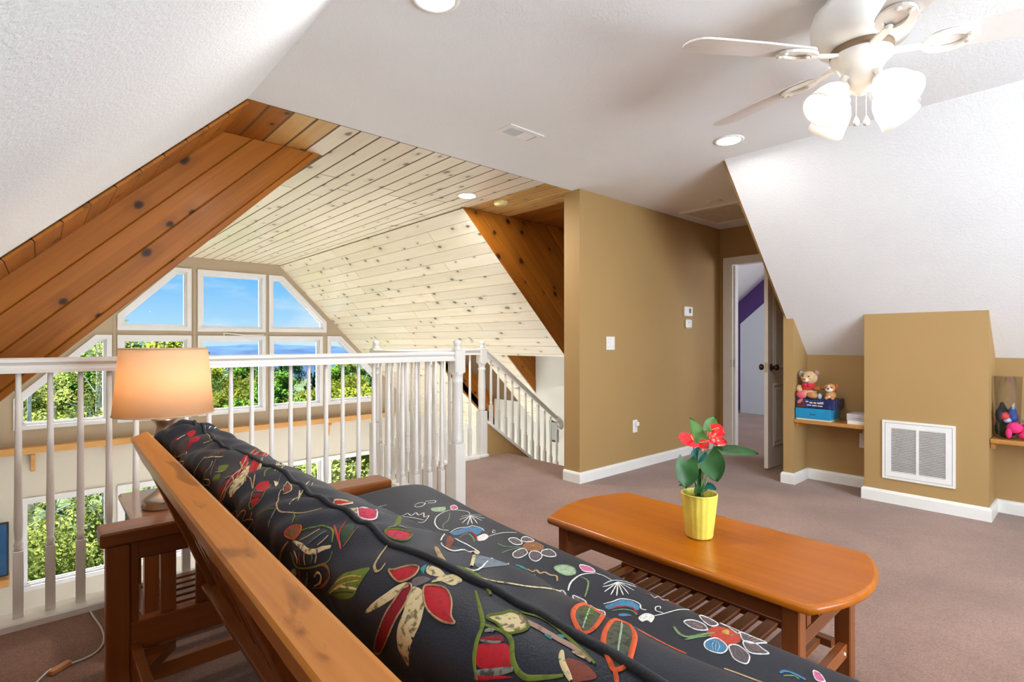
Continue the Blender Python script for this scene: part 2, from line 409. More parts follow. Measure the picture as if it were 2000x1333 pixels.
# loft ceiling and slopes
sbox('ceiling', m_ceil, (XL-.02, XR+.02, -2.7, YE-.006, H, H+.1), (XR+.02, 5.7, 1.735, 2.849, H, H+.1))
def slope_slab(name, x0, x1, sgn, y0, y1, mat_, zt=H, t=.1):
    """45 degree slab from (x0, zt) outward/down to x1"""
    d = abs(x1-x0)
    b = MB(); q = [(x0, zt), (x1, zt-d), (x1+sgn*t, zt-d+t*.2), (x0+sgn*t*.4, zt+t)]
    b.add([(p[0], y, p[1]) for y in (y0, y1) for p in q], [(0, 1, 2, 3), (7, 6, 5, 4), (0, 4, 5, 1), (1, 5, 6, 2), (2, 6, 7, 3), (3, 7, 4, 0)])
    return struct(b.obj(name, mat_))
slope_slab('ceiling_slope_left', XL, -.60, -1, -2.7, YE-.006, m_ceil)
slope_slab('ceiling_slope_right', XR, 4.90, 1, -2.7, 1.735, m_ceil)
sbox('wall_left', m_tan, (-.70, -.58, -2.7, 2.94, 0, 1.06))
# rear wall with an opening added for the rear fill light
b = MB(); b.box(-.7, 5.2, -2.72, -2.6, 0, .5); b.box(-.7, 1.1, -2.72, -2.6, .5, 2.0); b.box(3.2, 5.2, -2.72, -2.6, .5, 2.0); b.box(-.7, 5.2, -2.72, -2.6, 2.0, H+.1)
struct(b.obj('wall_rear', m_tan))
# tan hall wall, door wall, knee wall with niches
sbox('wall_hall', m_tan, (3.285, 5.75, 2.849, 3.02, -.25, H+.05))
sbox('wall_end', m_tan, (5.64, 5.76, 2.72, 2.86, 0, H), (5.64, 5.76, 1.6, 2.72, 2.03, H), (5.64, 5.76, 1.6, 1.93, 0, 2.03))
b = MB()   # partition between hall and niche, running up under the slope
b.add([(x, y, z) for y in (1.682, 1.760) for x, z in ((4.56, 0), (5.66, 0), (5.66, 2.45), (3.50, 2.45), (3.50, 2.43), (4.56, 1.37))], [(0, 1, 2, 3, 4, 5), (11, 10, 9, 8, 7, 6)]+[(i, (i+1) % 6, 6+(i+1) % 6, 6+i) for i in range(6)])
struct(b.obj('wall_partition', m_tan))
sbox('wall_knee', m_tan, (4.857, 4.97, -2.7, 1.70, 0, 1.10))
b = MB()
for y0, y1 in ((.496, 1.184),):
    b.add([(x, y, z) for y in (y0, y1) for x, z in ((4.545, 0), (4.87, 0), (4.87, 1.09), (4.545, 1.37))], [(0, 1, 2, 3), (7, 6, 5, 4), (0, 4, 5, 1), (1, 5, 6, 2), (2, 6, 7, 3), (3, 7, 4, 0)])
struct(b.obj('wall_chase', m_tan))
# baseboards (bullnose top): list of wall-line runs
def baseboard(name, pts, side, h=.088, t=.016):
    b = MB(); pts = [Vector((p[0], p[1])) for p in pts]; n = len(pts)
    offs = []
    for i in range(n):
        d0 = (pts[i]-pts[i-1]).normalized() if i else None; d1 = (pts[i+1]-pts[i]).normalized() if i < n-1 else None
        n0 = Vector((-d0.y, d0.x))*side if d0 else None; n1 = Vector((-d1.y, d1.x))*side if d1 else None
        if n0 is None: o = n1
        elif n1 is None: o = n0
        else: o = (n0+n1)/(1+n0.dot(n1))
        offs.append(o)
    prof = [(0, 0), (t, 0), (t, h-.018), (t*.75, h-.006), (t*.3, h), (0, h)]
    vs = []; m = len(prof)
    for i in range(n):
        for o, z in prof: q = pts[i]+offs[i]*o; vs.append((q.x, q.y, z))
    fs = [(i*m+k, i*m+(k+1) % m, (i+1)*m+(k+1) % m, (i+1)*m+k) for i in range(n-1) for k in range(m)]
    fs += [tuple(range(m)), tuple((n-1)*m+k for k in range(m))[::-1]]
    b.add(vs, fs); return struct(b.obj(name, m_trim))
baseboard('baseboard_hall', [(3.285, 3.02), (3.285, 2.849), (5.64, 2.849)], -1)
baseboard('baseboard_niche', [(5.0, 1.760), (4.56, 1.760), (4.56, 1.682), (4.857, 1.682), (4.857, 1.184)], -1)
baseboard('baseboard_chase', [(4.857, 1.184), (4.545, 1.184), (4.545, .496), (4.857, .496)], -1)
baseboard('baseboard_right', [(4.857, .496), (4.857, -2.6)], -1)
# white edge of the hall wall end
# room beyond the door
sbox('wall_far_room', m_purple, (8.9, 9.0, .4, 4.6, 0, 2.7))
sbox('wall_far_room_sides', m_white, (5.76, 9.0, 4.5, 4.6, 0, 2.7), (5.76, 9.0, .4, .5, 0, 2.7), (5.755, 5.765, 2.86, 4.6, 0, 2.7), (5.755, 5.765, .4, 1.6, 0, 2.7))
b = MB(); b.add([(5.7, 4.6, 1.46), (9.0, 4.6, 1.46), (9.0, 3.30, 2.56), (5.7, 3.30, 2.56), (5.7, 4.6, 1.6), (9.0, 4.6, 1.6), (9.0, 3.30, 2.70), (5.7, 3.30, 2.70)], [(0, 1, 2, 3), (7, 6, 5, 4), (0, 4, 5, 1), (1, 5, 6, 2), (2, 6, 7, 3), (3, 7, 4, 0)])
b.box(5.7, 9.0, .4, 3.32, 2.56, 2.7); struct(b.obj('ceiling_far_room', m_white))
b = MB(); b.add([(x, y, z) for x in (8.55, 8.89) for y, z in ((3.97, 0), (3.97, 1.45), (3.0, 2.27), (3.0, 0))], [(0, 1, 2, 3), (7, 6, 5, 4), (0, 4, 5, 1), (1, 5, 6, 2), (2, 6, 7, 3), (3, 7, 4, 0)])
struct(b.obj('wall_far_dormer', plaster('pale_blue_paint', (.70, .76, .84), .03)))
area('far_room_added_fill', (7.4, .6, 1.5), (0, 1, -.1), 1.2, 1.2, 30, (.9, .93, 1))  # fill light added to brighten the far room, its source unseen
# great room shell
sbox('wall_great_left', m_white, (-1.5, -1.4, 2.95, YW+.1, GZ, 1.0))
sbox('wall_under_loft', m_white, (-1.5, 2.09, 2.80, 2.90, GZ, -.25), (1.98, 2.09, 2.90, 4.20, GZ, -.25), (2.09, 3.64, 4.10, 4.20, GZ, -.25))
sbox('wall_great_right', m_white, (5.6, 5.7, 4.95, YW+.1, GZ, 1.05), (4.84, 5.7, 4.90, 4.95, GZ, .50), (4.84, 4.94, 4.60, 4.95, GZ, 1.0), (4.76, 4.94, 3.0, 4.60, GZ, 1.0), (3.6, 5.0, 2.97, 3.07, GZ, 1.0))
sbox('ceiling_stair_soffit', m_white, (4.33, 5.0, 3.95, 4.95, 1.0, 1.06), (4.33, 5.7, 5.45, 6.70, 1.0, 1.06))
sbox('sun_block_sheets', plain('sun_block_grey', (.2, .2, .2), .9), (-3, 10, -3, 9.4, 3.0, 3.1), (-2.2, -2.1, -3, 9.0, .2, 3.0), (5.9, 6.0, 4.6, 9.0, .2, 3.0))  # unseen sheets added to keep sun and sky from leaking in

# ---------------------------------------------------------------- boarded ceilings
PW = .1295
def plank_obj(name, poly, M, mat_, parent, t=.018, cham=.005):
    b = MB(); b.prism(poly, lambda x, y, d: (x, y, d), 0, t, cham)
    me = b.mesh(name); me.materials.append(mat_); return link(name, me, parent, M)
def frame_M(o, ex, ey, ez):
    M = Matrix.Identity(4)
    for i, v in enumerate((ex, ey, ez)):
        for r in range(3): M[r][i] = v[r]
    for r in range(3): M[r][3] = o[r]
    return M
_cache = {}
def rect_plank(name, L, w, M, mat_, parent):
    k = (round(L, 3), round(w, 3), mat_.name)
    if k not in _cache:
        b = MB(); g = .0018
        b.prism([(g, g), (L-g, g), (L-g, w-g), (g, w-g)], lambda x, y, d: (x, y, d), 0, .018, .0062)
        me = b.mesh(name); me.materials.append(mat_); _cache[k] = me
    return link(name, _cache[k], parent, M)
def rows(parent, origin, along, across, normal, length, width, mats, joints=True, x_of=None, ranges=None):
    """fill a rectangle with boards; along/across/normal unit vectors; mats(k) -> material; ranges(k) -> (a0, a1) along"""
    n = int(round(width/PW+.4)); along, across, normal, origin = map(Vector, (along, across, normal, origin))
    for k in range(n):
        w = min(PW, width-k*PW)
        if w < .02: continue
        a0, a1 = ranges(k) if ranges else (0, length)
        cuts = [a0]
        if joints:
            c = a0+random.uniform(.9, 2.4)
            while c < a1-.6: cuts.append(c); c += random.uniform(1.6, 3.0)
        cuts.append(a1)
        for i in range(len(cuts)-1):
            # shared lengths: quantised to keep mesh reuse
            L = cuts[i+1]-cuts[i]
            M = frame_M(origin+along*cuts[i]+across*(k*PW), along, across, along.cross(across))
            rect_plank('board', L, w, M, mats(k), parent)
# flat boarded ceiling: backing + boards. board local z (along x across) must point DOWN -> along=+Y, across=+X gives Y x X = -Z
bk = sbox('ceiling_boarded', m_groove, (XL-.05, 4.95, YE+.004, YW, H+.002, H+.1))
x0 = .780
def flat_range(k):
    xa = x0+k*PW; xm = xa+PW/2
    y1 = YW-.0 if 1.40 < xm < 2.94 else (3.50 if xm <= 1.40 else 3.96)
    return (0, y1-YE)
def flat_mat(k):  # boards step from plain orange at the sides to painted sheen
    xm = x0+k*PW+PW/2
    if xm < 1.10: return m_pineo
    if xm < 1.26: return m_pine_half_sheen
    if xm > 2.99: return m_pineo if xm > 3.55 else m_pine_half_sheen
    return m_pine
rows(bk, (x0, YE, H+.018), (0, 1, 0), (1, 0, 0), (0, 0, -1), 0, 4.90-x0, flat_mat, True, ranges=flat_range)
# right great-room slope: across goes down the slope (+x,-z)/sqrt2, along = -Y so that along x across points inward (down/left)
q = 1/sqrt(2); dn = Vector((q, 0, -q))
bk2 = MB()
def slab_on(b, y0, y1, s0, s1, off=.022, t=.08, x_=2.94, z_=H, sg=1):
    d = Vector((q*sg, 0, -q)); nr = Vector((q*sg, 0, q))
    p = [Vector((x_, 0, z_))+d*s+nr*o for s, o in ((s0, off), (s1, off), (s1, off+t), (s0, off+t))]
    b.add([(v.x, y, v.z) for y in (y0, y1) for v in p], [(0, 1, 2, 3), (7, 6, 5, 4), (0, 4, 5, 1), (1, 5, 6, 2), (2, 6, 7, 3), (3, 7, 4, 0)])
s1_ = (H-1.0)*sqrt(2)
slab_on(bk2, 3.955, YW, 0, s1_); slab_on(bk2, 4.955, 5.45, s1_, s1_+1.6); slab_on(bk2, 6.70, YW, s1_, s1_+1.85)
slab_on(bk2, 5.45, 6.70, s1_-.4, s1_+1.85, .34)
bk2 = struct(bk2.obj('ceiling_boarded_slope_right', m_groove))
along = Vector((0, -1, 0)); nin = along.cross(dn)      # inward normal
def on_slope(y, s, depth): return Vector((2.94, y, H))+dn*s-nin*depth
rows(bk2, on_slope(YW, 0, .018), along, dn, nin, YW-3.955, s1_, lambda k: m_pine)
rows(bk2, on_slope(5.45, s1_, .018), along, dn, nin, .50, 1.6, lambda k: m_pine, False)
rows(bk2, on_slope(YW, s1_, .018), along, dn, nin, YW-6.70, 1.85, lambda k: m_pine)
bk3 = MB(); slab_on(bk3, 3.50, YW, 0, 3.6, .0, .08, 1.40, H, -1); struct(bk3.obj('ceiling_boarded_slope_left', m_pine))
# short boarded strip on the loft's left slope between plaster and fascia
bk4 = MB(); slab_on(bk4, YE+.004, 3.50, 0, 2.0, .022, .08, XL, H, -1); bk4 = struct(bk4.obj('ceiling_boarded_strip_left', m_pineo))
dl = Vector((-q, 0, -q)); al = Vector((0, 1, 0)); nl = al.cross(dl)
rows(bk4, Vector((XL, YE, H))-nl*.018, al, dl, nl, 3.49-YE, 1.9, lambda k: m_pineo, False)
# fascias: boards parallel to the slope, face toward -Y
def fascia(name, y, outline, px, pz, ang, mat_, n=14, first=0.0):
    """outline polygon in (x, z); boards run along direction ang starting at edge line through (px, pz); across direction is to the upper/outer side"""
    back = MB(); back.prism(outline, lambda x, z, d: (x, y+.03-d, z), 0, .012); bk_ = struct(back.obj(name, m_pineo))
    ex = Vector((cos(ang), sin(ang))); ey = Vector((-ex.y, ex.x))
    loc = [((p[0]-px)*ex.x+(p[1]-pz)*ex.y, (p[0]-px)*ey.x+(p[1]-pz)*ey.y) for p in outline]
    lo = min(p[1] for p in loc); hi = max(p[1] for p in loc); k0 = int(math.floor((lo-first)/PW))
    for k in range(k0, k0+n):
        a, c = first+k*PW, first+(k+1)*PW
        if a > hi: break
        pl = clip(clip(loc, 0, 1, c-.001), 0, -1, -a-.001)
        if len(pl) < 3 or abs(sum(pl[i-1][0]*pl[i][1]-pl[i][0]*pl[i-1][1] for i in range(len(pl)))) < 4e-4: continue
        w = [max(p[1] for p in pl)-min(p[1] for p in pl)]
        ox = min(p[0] for p in pl)
        pl2 = [(p[0]-ox, p[1]-a) for p in pl]
        A = sum(pl2[i-1][0]*pl2[i][1]-pl2[i][0]*pl2[i-1][1] for i in range(len(pl2)))
        if A < 0: pl2 = pl2[::-1]
        o = Vector((px+ex.x*ox+ey.x*a, y+.018, pz+ex.y*ox+ey.y*a))
        M = frame_M(o, Vector((ex.x, 0, ex.y)), Vector((ey.x, 0, ey.y)), Vector((ex.x, 0, ex.y)).cross(Vector((ey.x, 0, ey.y))))
        plank_obj('board', pl2, M, mat_, bk_, .018, .005 if min(w) > .03 else .002)
    return bk_
# left: slope line z = x + 1.002 (lower edge) ... z = x + 1.602 (upper); ang = 45deg, ex x ey = -Y axis
fl = [(1.40, H), (.80, H), (-1.0, H-1.80), (-1.0, H-2.40)]
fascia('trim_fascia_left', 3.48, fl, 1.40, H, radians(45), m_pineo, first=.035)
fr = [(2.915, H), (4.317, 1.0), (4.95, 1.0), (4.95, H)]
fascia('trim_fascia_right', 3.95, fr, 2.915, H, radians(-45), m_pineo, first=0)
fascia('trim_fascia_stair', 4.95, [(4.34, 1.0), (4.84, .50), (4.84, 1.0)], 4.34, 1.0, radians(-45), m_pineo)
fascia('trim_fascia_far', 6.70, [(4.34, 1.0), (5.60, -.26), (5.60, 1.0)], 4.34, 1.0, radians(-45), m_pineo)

# ---------------------------------------------------------------- gable window wall
WIN = {
 'u1': [(.80, 1.317), (1.675, 1.317), (1.675, 2.23), (1.47, 2.23), (.80, 1.53)],
 'u2': [(1.755, 1.31), (2.71, 1.31), (2.71, 2.23), (1.755, 2.23)],
 'u3': [(2.755, 1.317), (3.70, 1.317), (3.70, 1.50), (2.975, 2.23), (2.755, 2.23)],
 'l0': [(-.23, .06), (.74, .06), (.74, 1.25), (.57, 1.25), (-.23, .45)],
 'l1': [(.80, .055), (1.675, .055), (1.675, 1.25), (.80, 1.25)],
 'l2': [(1.755, .055), (2.71, .055), (2.71, 1.25), (1.755, 1.25)],
 'l3': [(2.765, .06), (3.635, .06), (3.635, 1.25), (2.765, 1.25)],
 'l4': [(3.715, .07), (4.72, .07), (4.72, .50), (3.96, 1.255), (3.715, 1.255)],
 'g0': [(-.19, -1.95), (.75, -1.95), (.75, -.79), (-.19, -.79)],
 'g1': [(.80, -1.95), (1.675, -1.95), (1.675, -.80), (.80, -.80)],
 'g2': [(1.755, -1.95), (2.71, -1.95), (2.71, -.81), (1.755, -.81)],
 'g3': [(2.765, -1.95), (3.66, -1.95), (3.66, -.82), (2.765, -.82)],
 'g4': [(3.72, -1.95), (4.66, -1.95), (4.66, -.82), (3.72, -.82)],
}
def wall_holes(name, outer, holes, y0, y1, mat_):
    polys = [[Vector((p[0], p[1], 0)) for p in outer]]+[[Vector((p[0], p[1], 0)) for p in h] for h in holes]
    tris = tessellate_polygon(polys); flat = [p for pl in polys for p in pl]; n = len(flat)
    b = MB(); vs = [(p.x, y0, p.y) for p in flat]+[(p.x, y1, p.y) for p in flat]
    fs = [tuple(t_) for t_ in tris]+[tuple(i+n for i in t_)[::-1] for t_ in tris]
    k = 0
    for pl in polys:
        m = len(pl)
        for i in range(m): fs.append((k+i, k+(i+1) % m, n+k+(i+1) % m, n+k+i))
        k += m
    b.add(vs, fs); return struct(b.obj(name, mat_))
up = [(1.40, H), (2.94, H), (5.7, H-2.76), (5.7, -.19), (-1.5, -.19), (-1.5, -.5)]
up = [(-1.5, -.19), (5.70, -.19), (5.70, -.05), (3.1, H+.1), (1.25, H+.1), (-1.5, -.1)]
wall_holes('wall_gable', up, [inset(WIN[k], .012) for k in WIN if k[0] in 'ul'], YW, YW+.14, m_beige)
wall_holes('wall_gable_lower', [(-1.5, GZ), (5.70, GZ), (5.70, -.19), (-1.5, -.19)], [inset(WIN[k], .012) for k in WIN if k[0] == 'g'], YW, YW+.14, plaster('pale_wall_paint', (.60, .56, .50), .04, 100, .002, .65))
def ring(b, poly, w, ya, yb, mi=0):
    inn = inset(poly, w); n = len(poly)
    vs = [(p[0], y, p[1]) for y in (ya, yb) for pl in (poly, inn) for p in pl]
    fs = []
    for i in range(n):
        j = (i+1) % n
        fs += [(i, j, n+j, n+i), (2*n+i, 3*n+i, 3*n+j, 2*n+j), (i, 2*n+i, 2*n+j, j), (n+i, n+j, 3*n+j, 3*n+i)]
    b.add(vs, fs, False, mi); return inn
for i, (k, poly) in enumerate(WIN.items()):
    b = MB(); inn = ring(b, poly, .055, YW-.022, YW+.06)
    w = struct(b.obj('window_%d' % (i+1), m_frame))
    b = MB(); i2 = ring(b, inn, .022, YW+.018, YW+.075); b.obj('sash', m_frame, w)
    b = MB(); i3 = ring(b, i2, .012, YW+.04, YW+.068); b.obj('glazing_bead', m_frame, w)
    b = MB(); b.prism(i3, lambda x, z, d: (x, YW+.055-d, z), 0, .004); b.obj('pane', m_glass, w)
    if k == 'l2':
        b = MB(); b.tube([(2.10, YW-.03, 1.29), (2.10, YW-.05, 1.24)], .008); b.tube([(2.10, YW-.04, 1.29), (2.40, YW-.03, 1.26), (2.68, YW-.03, 1.265)], .007); b.obj('crank_handle', m_vent, w)
# mullion covers between units
b = MB()
for xa in (.77, 1.715, 2.7325): b.box(xa-.016, xa+.016, YW-.010, YW+.01, .06, 2.2 if xa > 1 else 1.5)
struct(b.obj('trim_mullions', m_beige))
# ledge with brackets
b = MB(); b.box(-1.4, 4.95, YW-.16, YW, -.225, -.14, bev=.006)
lg = b.obj('ledge_shelf', m_shelfx); tag(lg, 'long honey wood ledge on brackets below the gable windows', 'shelf')
for xb in (-.05, .72, 2.20, 3.73):
    b = MB(); pts = [(0, -.235), (-.13, -.235), (-.13, -.265), (-.075, -.285), (-.045, -.33), (-.045, -.40), (-.02, -.45), (0, -.47)]
    b.add([(xb+s_*.02, YW+p[0], p[1]) for s_ in (-1, 1) for p in pts], [tuple(range(8)), tuple(range(8, 16))[::-1]]+[(i, (i+1) % 8, 8+(i+1) % 8, 8+i) for i in range(8)])
    b.obj('bracket', m_shelfx, lg)

# ---------------------------------------------------------------- door set in the end wall
b = MB(); pl = [(2.80, 0), (2.80, 2.075), (1.84, 2.075), (1.84, 0), (1.925, 0), (1.925, 1.995), (2.715, 1.995), (2.715, 0)]
def jamb(b, y0_, y1_, zt, w, xa_, xb_):
    pl = [(y1_, 0), (y1_, zt), (y0_, zt), (y0_, 0), (y0_+w, 0), (y0_+w, zt-w), (y1_-w, zt-w), (y1_-w, 0)]
    b.add([(x_, p[0], p[1]) for x_ in (xa_, xb_) for p in pl], [(0, 1, 6, 7), (1, 2, 5, 6), (2, 3, 4, 5), (15, 14, 9, 8), (14, 13, 10, 9), (13, 12, 11, 10)]+[(i_, (i_+1) % 8, 8+(i_+1) % 8, 8+i_) for i_ in range(8)])
jamb(b, 1.845, 2.80, 2.075, .082, 5.618, 5.642); jamb(b, 1.925, 2.722, 2.02, .020, 5.630, 5.768)
b.box(5.665, 5.68, 2.685, 2.70, 0, 1.99)
dc = struct(b.obj('trim_1', m_trim), 'white door casing at the end of the hall')
b = MB(); b.box(5.60, 5.612, 2.706, 2.709, .88, .96); b.box(5.65, 5.69, 2.697, 2.7005, .88, .96); b.obj('strike_plate', m_brass, dc)
# door leaf, opened 90 degrees along X, hinged at (5.62, 1.95)
DX0, DX1, DY0, DY1 = 4.835, 5.605, 1.995, 2.030
b = MB(); b.box(DX0, DX1, DY0, DY1, .025, 1.99, .002)
door = struct(b.obj('door_1', m_trim), 'white panelled door standing open')
for (pa, pb) in ((.20, .78), (.90, 1.83)):
    for (xa, xb) in ((DX0+.10, DX0+.345), (DX0+.425, DX1-.10)):
        for yy, sg in ((DY0, -1), (DY1, 1)):
            b = MB(); pl = [(xa, pa), (xb, pa), (xb, pb), (xa, pb)]
            i1 = inset(pl, .018); i2 = inset(pl, .045); i3 = inset(pl, .055)
            L = [(pl, .0005), (i1, .007), (i2, .001), (i3, .006)]
            vs = [(p[0], yy+sg*(o), p[1]) for ply, o in L for p in ply]
            fs = [(r*4+i, r*4+(i+1) % 4, (r+1)*4+(i+1) % 4, (r+1)*4+i) for r in range(3) for i in range(4)]+[(12, 13, 14, 15)]
            b.add(vs, fs); b.obj('door_panel', m_trim, door)
for yy, sg in ((DY0, -1), (DY1, 1)):
    b = MB(); b.lathe([(.032, 0), (.032, .006), (.014, .010), (.012, .028), (.024, .036), (.029, .048), (.026, .060), (.012, .067), (0, .068)], (DX0+.062, yy, .925), 16, (0, sg, 0)); b.obj('door_knob', plain('dark_bronze', (.10, .075, .06), .3, metal=1) if sg < 0 else MATS['dark_bronze'], door)
b = MB(); b.box(DX0-.0015, DX0, DY0+.006, DY1-.006, .88, .97); b.obj('latch_plate', m_brass, door)

def frame_rect(name, mat_, parent, plane, a0, a1, b0, b1, w, d0, d1):
    """mitred rectangular frame; plane 'x','y','z' = normal axis, a/b the two other axes, d0..d1 along the normal"""
    b = MB(); poly = [(a0, b0), (a1, b0), (a1, b1), (a0, b1)]; ring(b, poly, w, d0, d1)
    f_ = {'y': lambda v: (v[0], v[1], v[2]), 'x': lambda v: (v[1], v[0], v[2]), 'z': lambda v: (v[0], v[2], v[1])}[plane]
    b.v = [f_(v) for v in b.v]; return b.obj(name, mat_, parent)

# unseen windows added to go with the rear and far-room fill lights
w = struct(frame_rect('window_14', m_frame, None, 'y', 1.1, 3.2, .5, 2.0, .06, -2.68, -2.585))  # added unseen window for the rear fill light
MB().box(1.16, 3.14, -2.645, -2.640, .56, 1.94).obj('pane', m_glass, w); MB().box(2.125, 2.175, -2.66, -2.61, .56, 1.94).obj('added_mullion', m_frame, w)
struct(frame_rect('window_15', m_frame, None, 'y', 6.75, 8.05, .85, 2.15, .06, .49, .53))  # added unseen window for the far-room fill light

# ================================================================== RAILINGS
def baluster_mesh(hgt, sq=.27, s=.0165):
    b = MB()
    b.box(-s, s, -s, s, 0, sq, .002)
    pr = [(s*.9, sq), (.0125, sq+.012), (.0150, sq+.020), (.0150, sq+.028), (.0110, sq+.036), (.0120, sq+.05), (.0145, sq+.085), (.0148, sq+.13), (.0130, sq+.24), (.0095, hgt)]
    b.lathe(pr, n=10); me = b.mesh('baluster'); me.materials.append(m_rail); return me
RAILP = [(-.031, -.062), (.031, -.062), (.031, -.048), (.020, -.040), (.020, -.030), (.034, -.018), (.034, -.006), (.022, 0), (-.022, 0), (-.034, -.006), (-.034, -.018), (-.020, -.030), (-.020, -.040), (-.031, -.048)]
def handrail(b, p0, p1):
    p0 = Vector(p0); p1 = Vector(p1); d = (p1-p0); h = Vector((d.x, d.y, 0)).normalized(); side = Vector((-h.y, h.x, 0)); n = len(RAILP)
    vs = [p+side*o+Vector((0, 0, z)) for p in (p0, p1) for o, z in RAILP]
    b.add(vs, [tuple(range(n)), tuple(range(n, 2*n))[::-1]]+[(i, (i+1) % n, n+(i+1) % n, n+i) for i in range(n)])
bal = baluster_mesh(.995)
def rail_section(name, label, p0, p1, xs, curb=None, z0=.030):
    t = thing(name, label, 'railing', ((p0[0]+p1[0])/2, (p0[1]+p1[1])/2, 0))
    b = MB(); handrail(b, (*p0, 1.086), (*p1, 1.086)); b.obj('handrail', m_rail, t)
    if curb: b = MB(); b.box(*curb, .006); b.obj('base_curb', m_trim, t)
    for (x, y) in xs:
        o = link('baluster', bal, t, Matrix.Translation((x, y, z0)))
    return t
A_, B_, C_ = (2.135, 2.95), (2.16, 4.17), (3.32, 4.17)
rail_section('balustrade', 'long white balustrade in front of the great room, behind the lamp', (-.58, 2.95), (2.093, 2.95), [(-.061+.0985*k, 2.95) for k in range(-5, 22) if -.061+.0985*k < 2.06], (-.60, 2.080, 2.885, 3.02, -.02, .030))
rail_section('balustrade', 'short white balustrade running from the corner newel toward the windows', (2.147, 2.993), (2.147, 4.127), [(2.147, 3.06+.1*k) for k in range(11)], (2.10, 2.195, 3.006, 4.115, -.02, .030))
rail_section('balustrade', 'white balustrade along the far edge of the carpeted stair landing', (2.203, 4.17), (3.277, 4.17), [(2.27+.1*k, 4.17) for k in range(10)], (2.216, 3.264, 4.12, 4.22, -.02, .030))
def newel(label, x, y, s=.042, base=.46):
    t = thing('newel_post', label, 'post', (x, y, 0))
    b = MB(); b.box(x-s, x+s, y-s, y+s, 0, base, .004)
    b.lathe([(s*1.0, base), (s*.80, base+.015), (s*.92, base+.025), (s*.80, base+.04), (s*.86, base+.09), (s*.90, base+.25), (s*.80, .86), (s*.92, .875), (s*.92, .89), (s*.70, .90), (s*.95, .93), (s*1.1, .945)], (x, y, 0), 16)
    b.box(x-s, x+s, y-s, y+s, .94, 1.095, .006); b.obj('post', m_rail, t)
    b = MB(); b.lathe([(s*.95, 1.094), (s*.55, 1.115), (s*.45, 1.122), (s*.62, 1.132), (s*.70, 1.148), (s*.60, 1.162), (0, 1.170)], (x, y, 0), 16); b.obj('cap', m_rail, t)
    b = MB(); b.box(x-s-.012, x+s+.012, y-s-.012, y+s+.012, 0, .03, .006); b.obj('foot', m_rail, t)
newel('nearest white turned newel post at the corner of the balustrades', *A_)
newel('leftmost far white newel post in front of the gable windows', *B_)
newel('white newel post at the top of the descending stair rail', *C_)
# stair side: low sloped wall, cap, rail
SL = -.745
def zs(x): return .37+SL*(x-3.36)
b = MB(); b.add([(x, y, z) for y in (4.135, 4.205) for x, z in ((3.36, .345), (4.74, zs(4.74)-.03), (4.74, -1.6), (3.36, -.25))], [(0, 1, 2, 3), (7, 6, 5, 4), (0, 4, 5, 1), (1, 5, 6, 2), (2, 6, 7, 3), (3, 7, 4, 0)])
struct(b.obj('wall_stair_side', m_tan))
t = thing('stair_railing', 'white stair railing sloping down to the right from the landing', 'railing', (3.36, 4.17, 0))
b = MB(); b.bar((3.376, 4.17, .343), (4.74, 4.17, zs(4.74)-.015), .10, .03, bev=.004); b.obj('sloped_cap', m_trim, t)
b = MB(); handrail(b, (3.363, 4.17, 1.080), (4.40, 4.17, 1.085+SL*1.045)); b.obj('handrail', m_rail, t)
b = MB(); b.tube([(4.395, 4.17, .285), (4.44, 4.17, .265), (4.475, 4.17, .225), (4.48, 4.17, .18), (4.46, 4.17, .15)], [.034, .036, .036, .034, .026], 12); b.obj('volute', m_rail, t)
balk = baluster_mesh(.655, .20)
for k in range(11):
    x = 3.44+.097*k; link('baluster', balk, t, Matrix.Translation((x, 4.17, zs(x))))
b = MB()
for k in range(5): b.box(3.64+.25*k, 3.90+.25*k, 3.07, 4.13, -.19*(k+1)-.2, -.19*(k+1))
struct(b.obj('floor_stair_treads', m_carpet))
# small dark framed panel seen low through the stair balusters
t = thing('picture_frame', 'small dark-framed picture on the white stair wall, behind the lower stair balusters', 'picture', (4.755, 4.52, -.1))
b = MB(); ring(b, [(0, 0), (.14, 0), (.14, .26), (0, .26)], .018, 0, .02)
b.v = [(4.745+v[1]*.6, 4.47+v[0], -.08+v[2]) for v in b.v]; b.obj('frame', m_black, t)
b = MB(); b.box(4.752, 4.76, 4.485, 4.595, -.065, .165); b.obj('print', plain('grey_print', (.45, .47, .5), .5), t)

# ================================================================== SMALL FIXTURES
def can_light(x, y, label, on=True, r=.088, power=22, mat_=None, z=H):
    t = thing('recessed_light', label, 'ceiling light', (x, y, z))
    b = MB(); b.lathe([(r, 0), (r, -.004), (r-.008, -.008), (r-.018, -.006), (r-.020, 0), (r-.020, .004)], (x, y, z), 28); b.obj('trim_ring', m_vent, t)
    b = MB(); b.add([(x+(r-.019)*cos(2*pi*k/28), y+(r-.019)*sin(2*pi*k/28), z-.0065) for k in range(28)], [tuple(range(28))]); b.obj('lens', emis('lit_lens', (1, .95, .84), 14) if on and 'lit_lens' not in MATS else (MATS['lit_lens'] if on else m_vent), t)
    if on:
        d = bpy.data.lights.new('can_lamp', 'AREA'); d.shape = 'DISK'; d.size = .12; d.energy = power; d.color = (1, .98, .96)
        o = bpy.data.objects.new('can_lamp', d); C.objects.link(o); o.location = (x, y, z-.02); o.parent = t; o.matrix_parent_inverse = Matrix.Translation(t.location).inverted()
    return t
can_light(3.185, 1.55, 'lit recessed ceiling light beside the white slope, below the fan blade', power=5)
can_light(1.075, 1.62, 'recessed ceiling light cut by the top edge of the picture', power=9)
can_light(2.723, 3.62, 'lit recessed light in the boarded pine ceiling', power=15, z=H-.001)
can_light(4.484, 2.312, 'small unlit round ceiling fixture beside the attic hatch', on=False, r=.07)
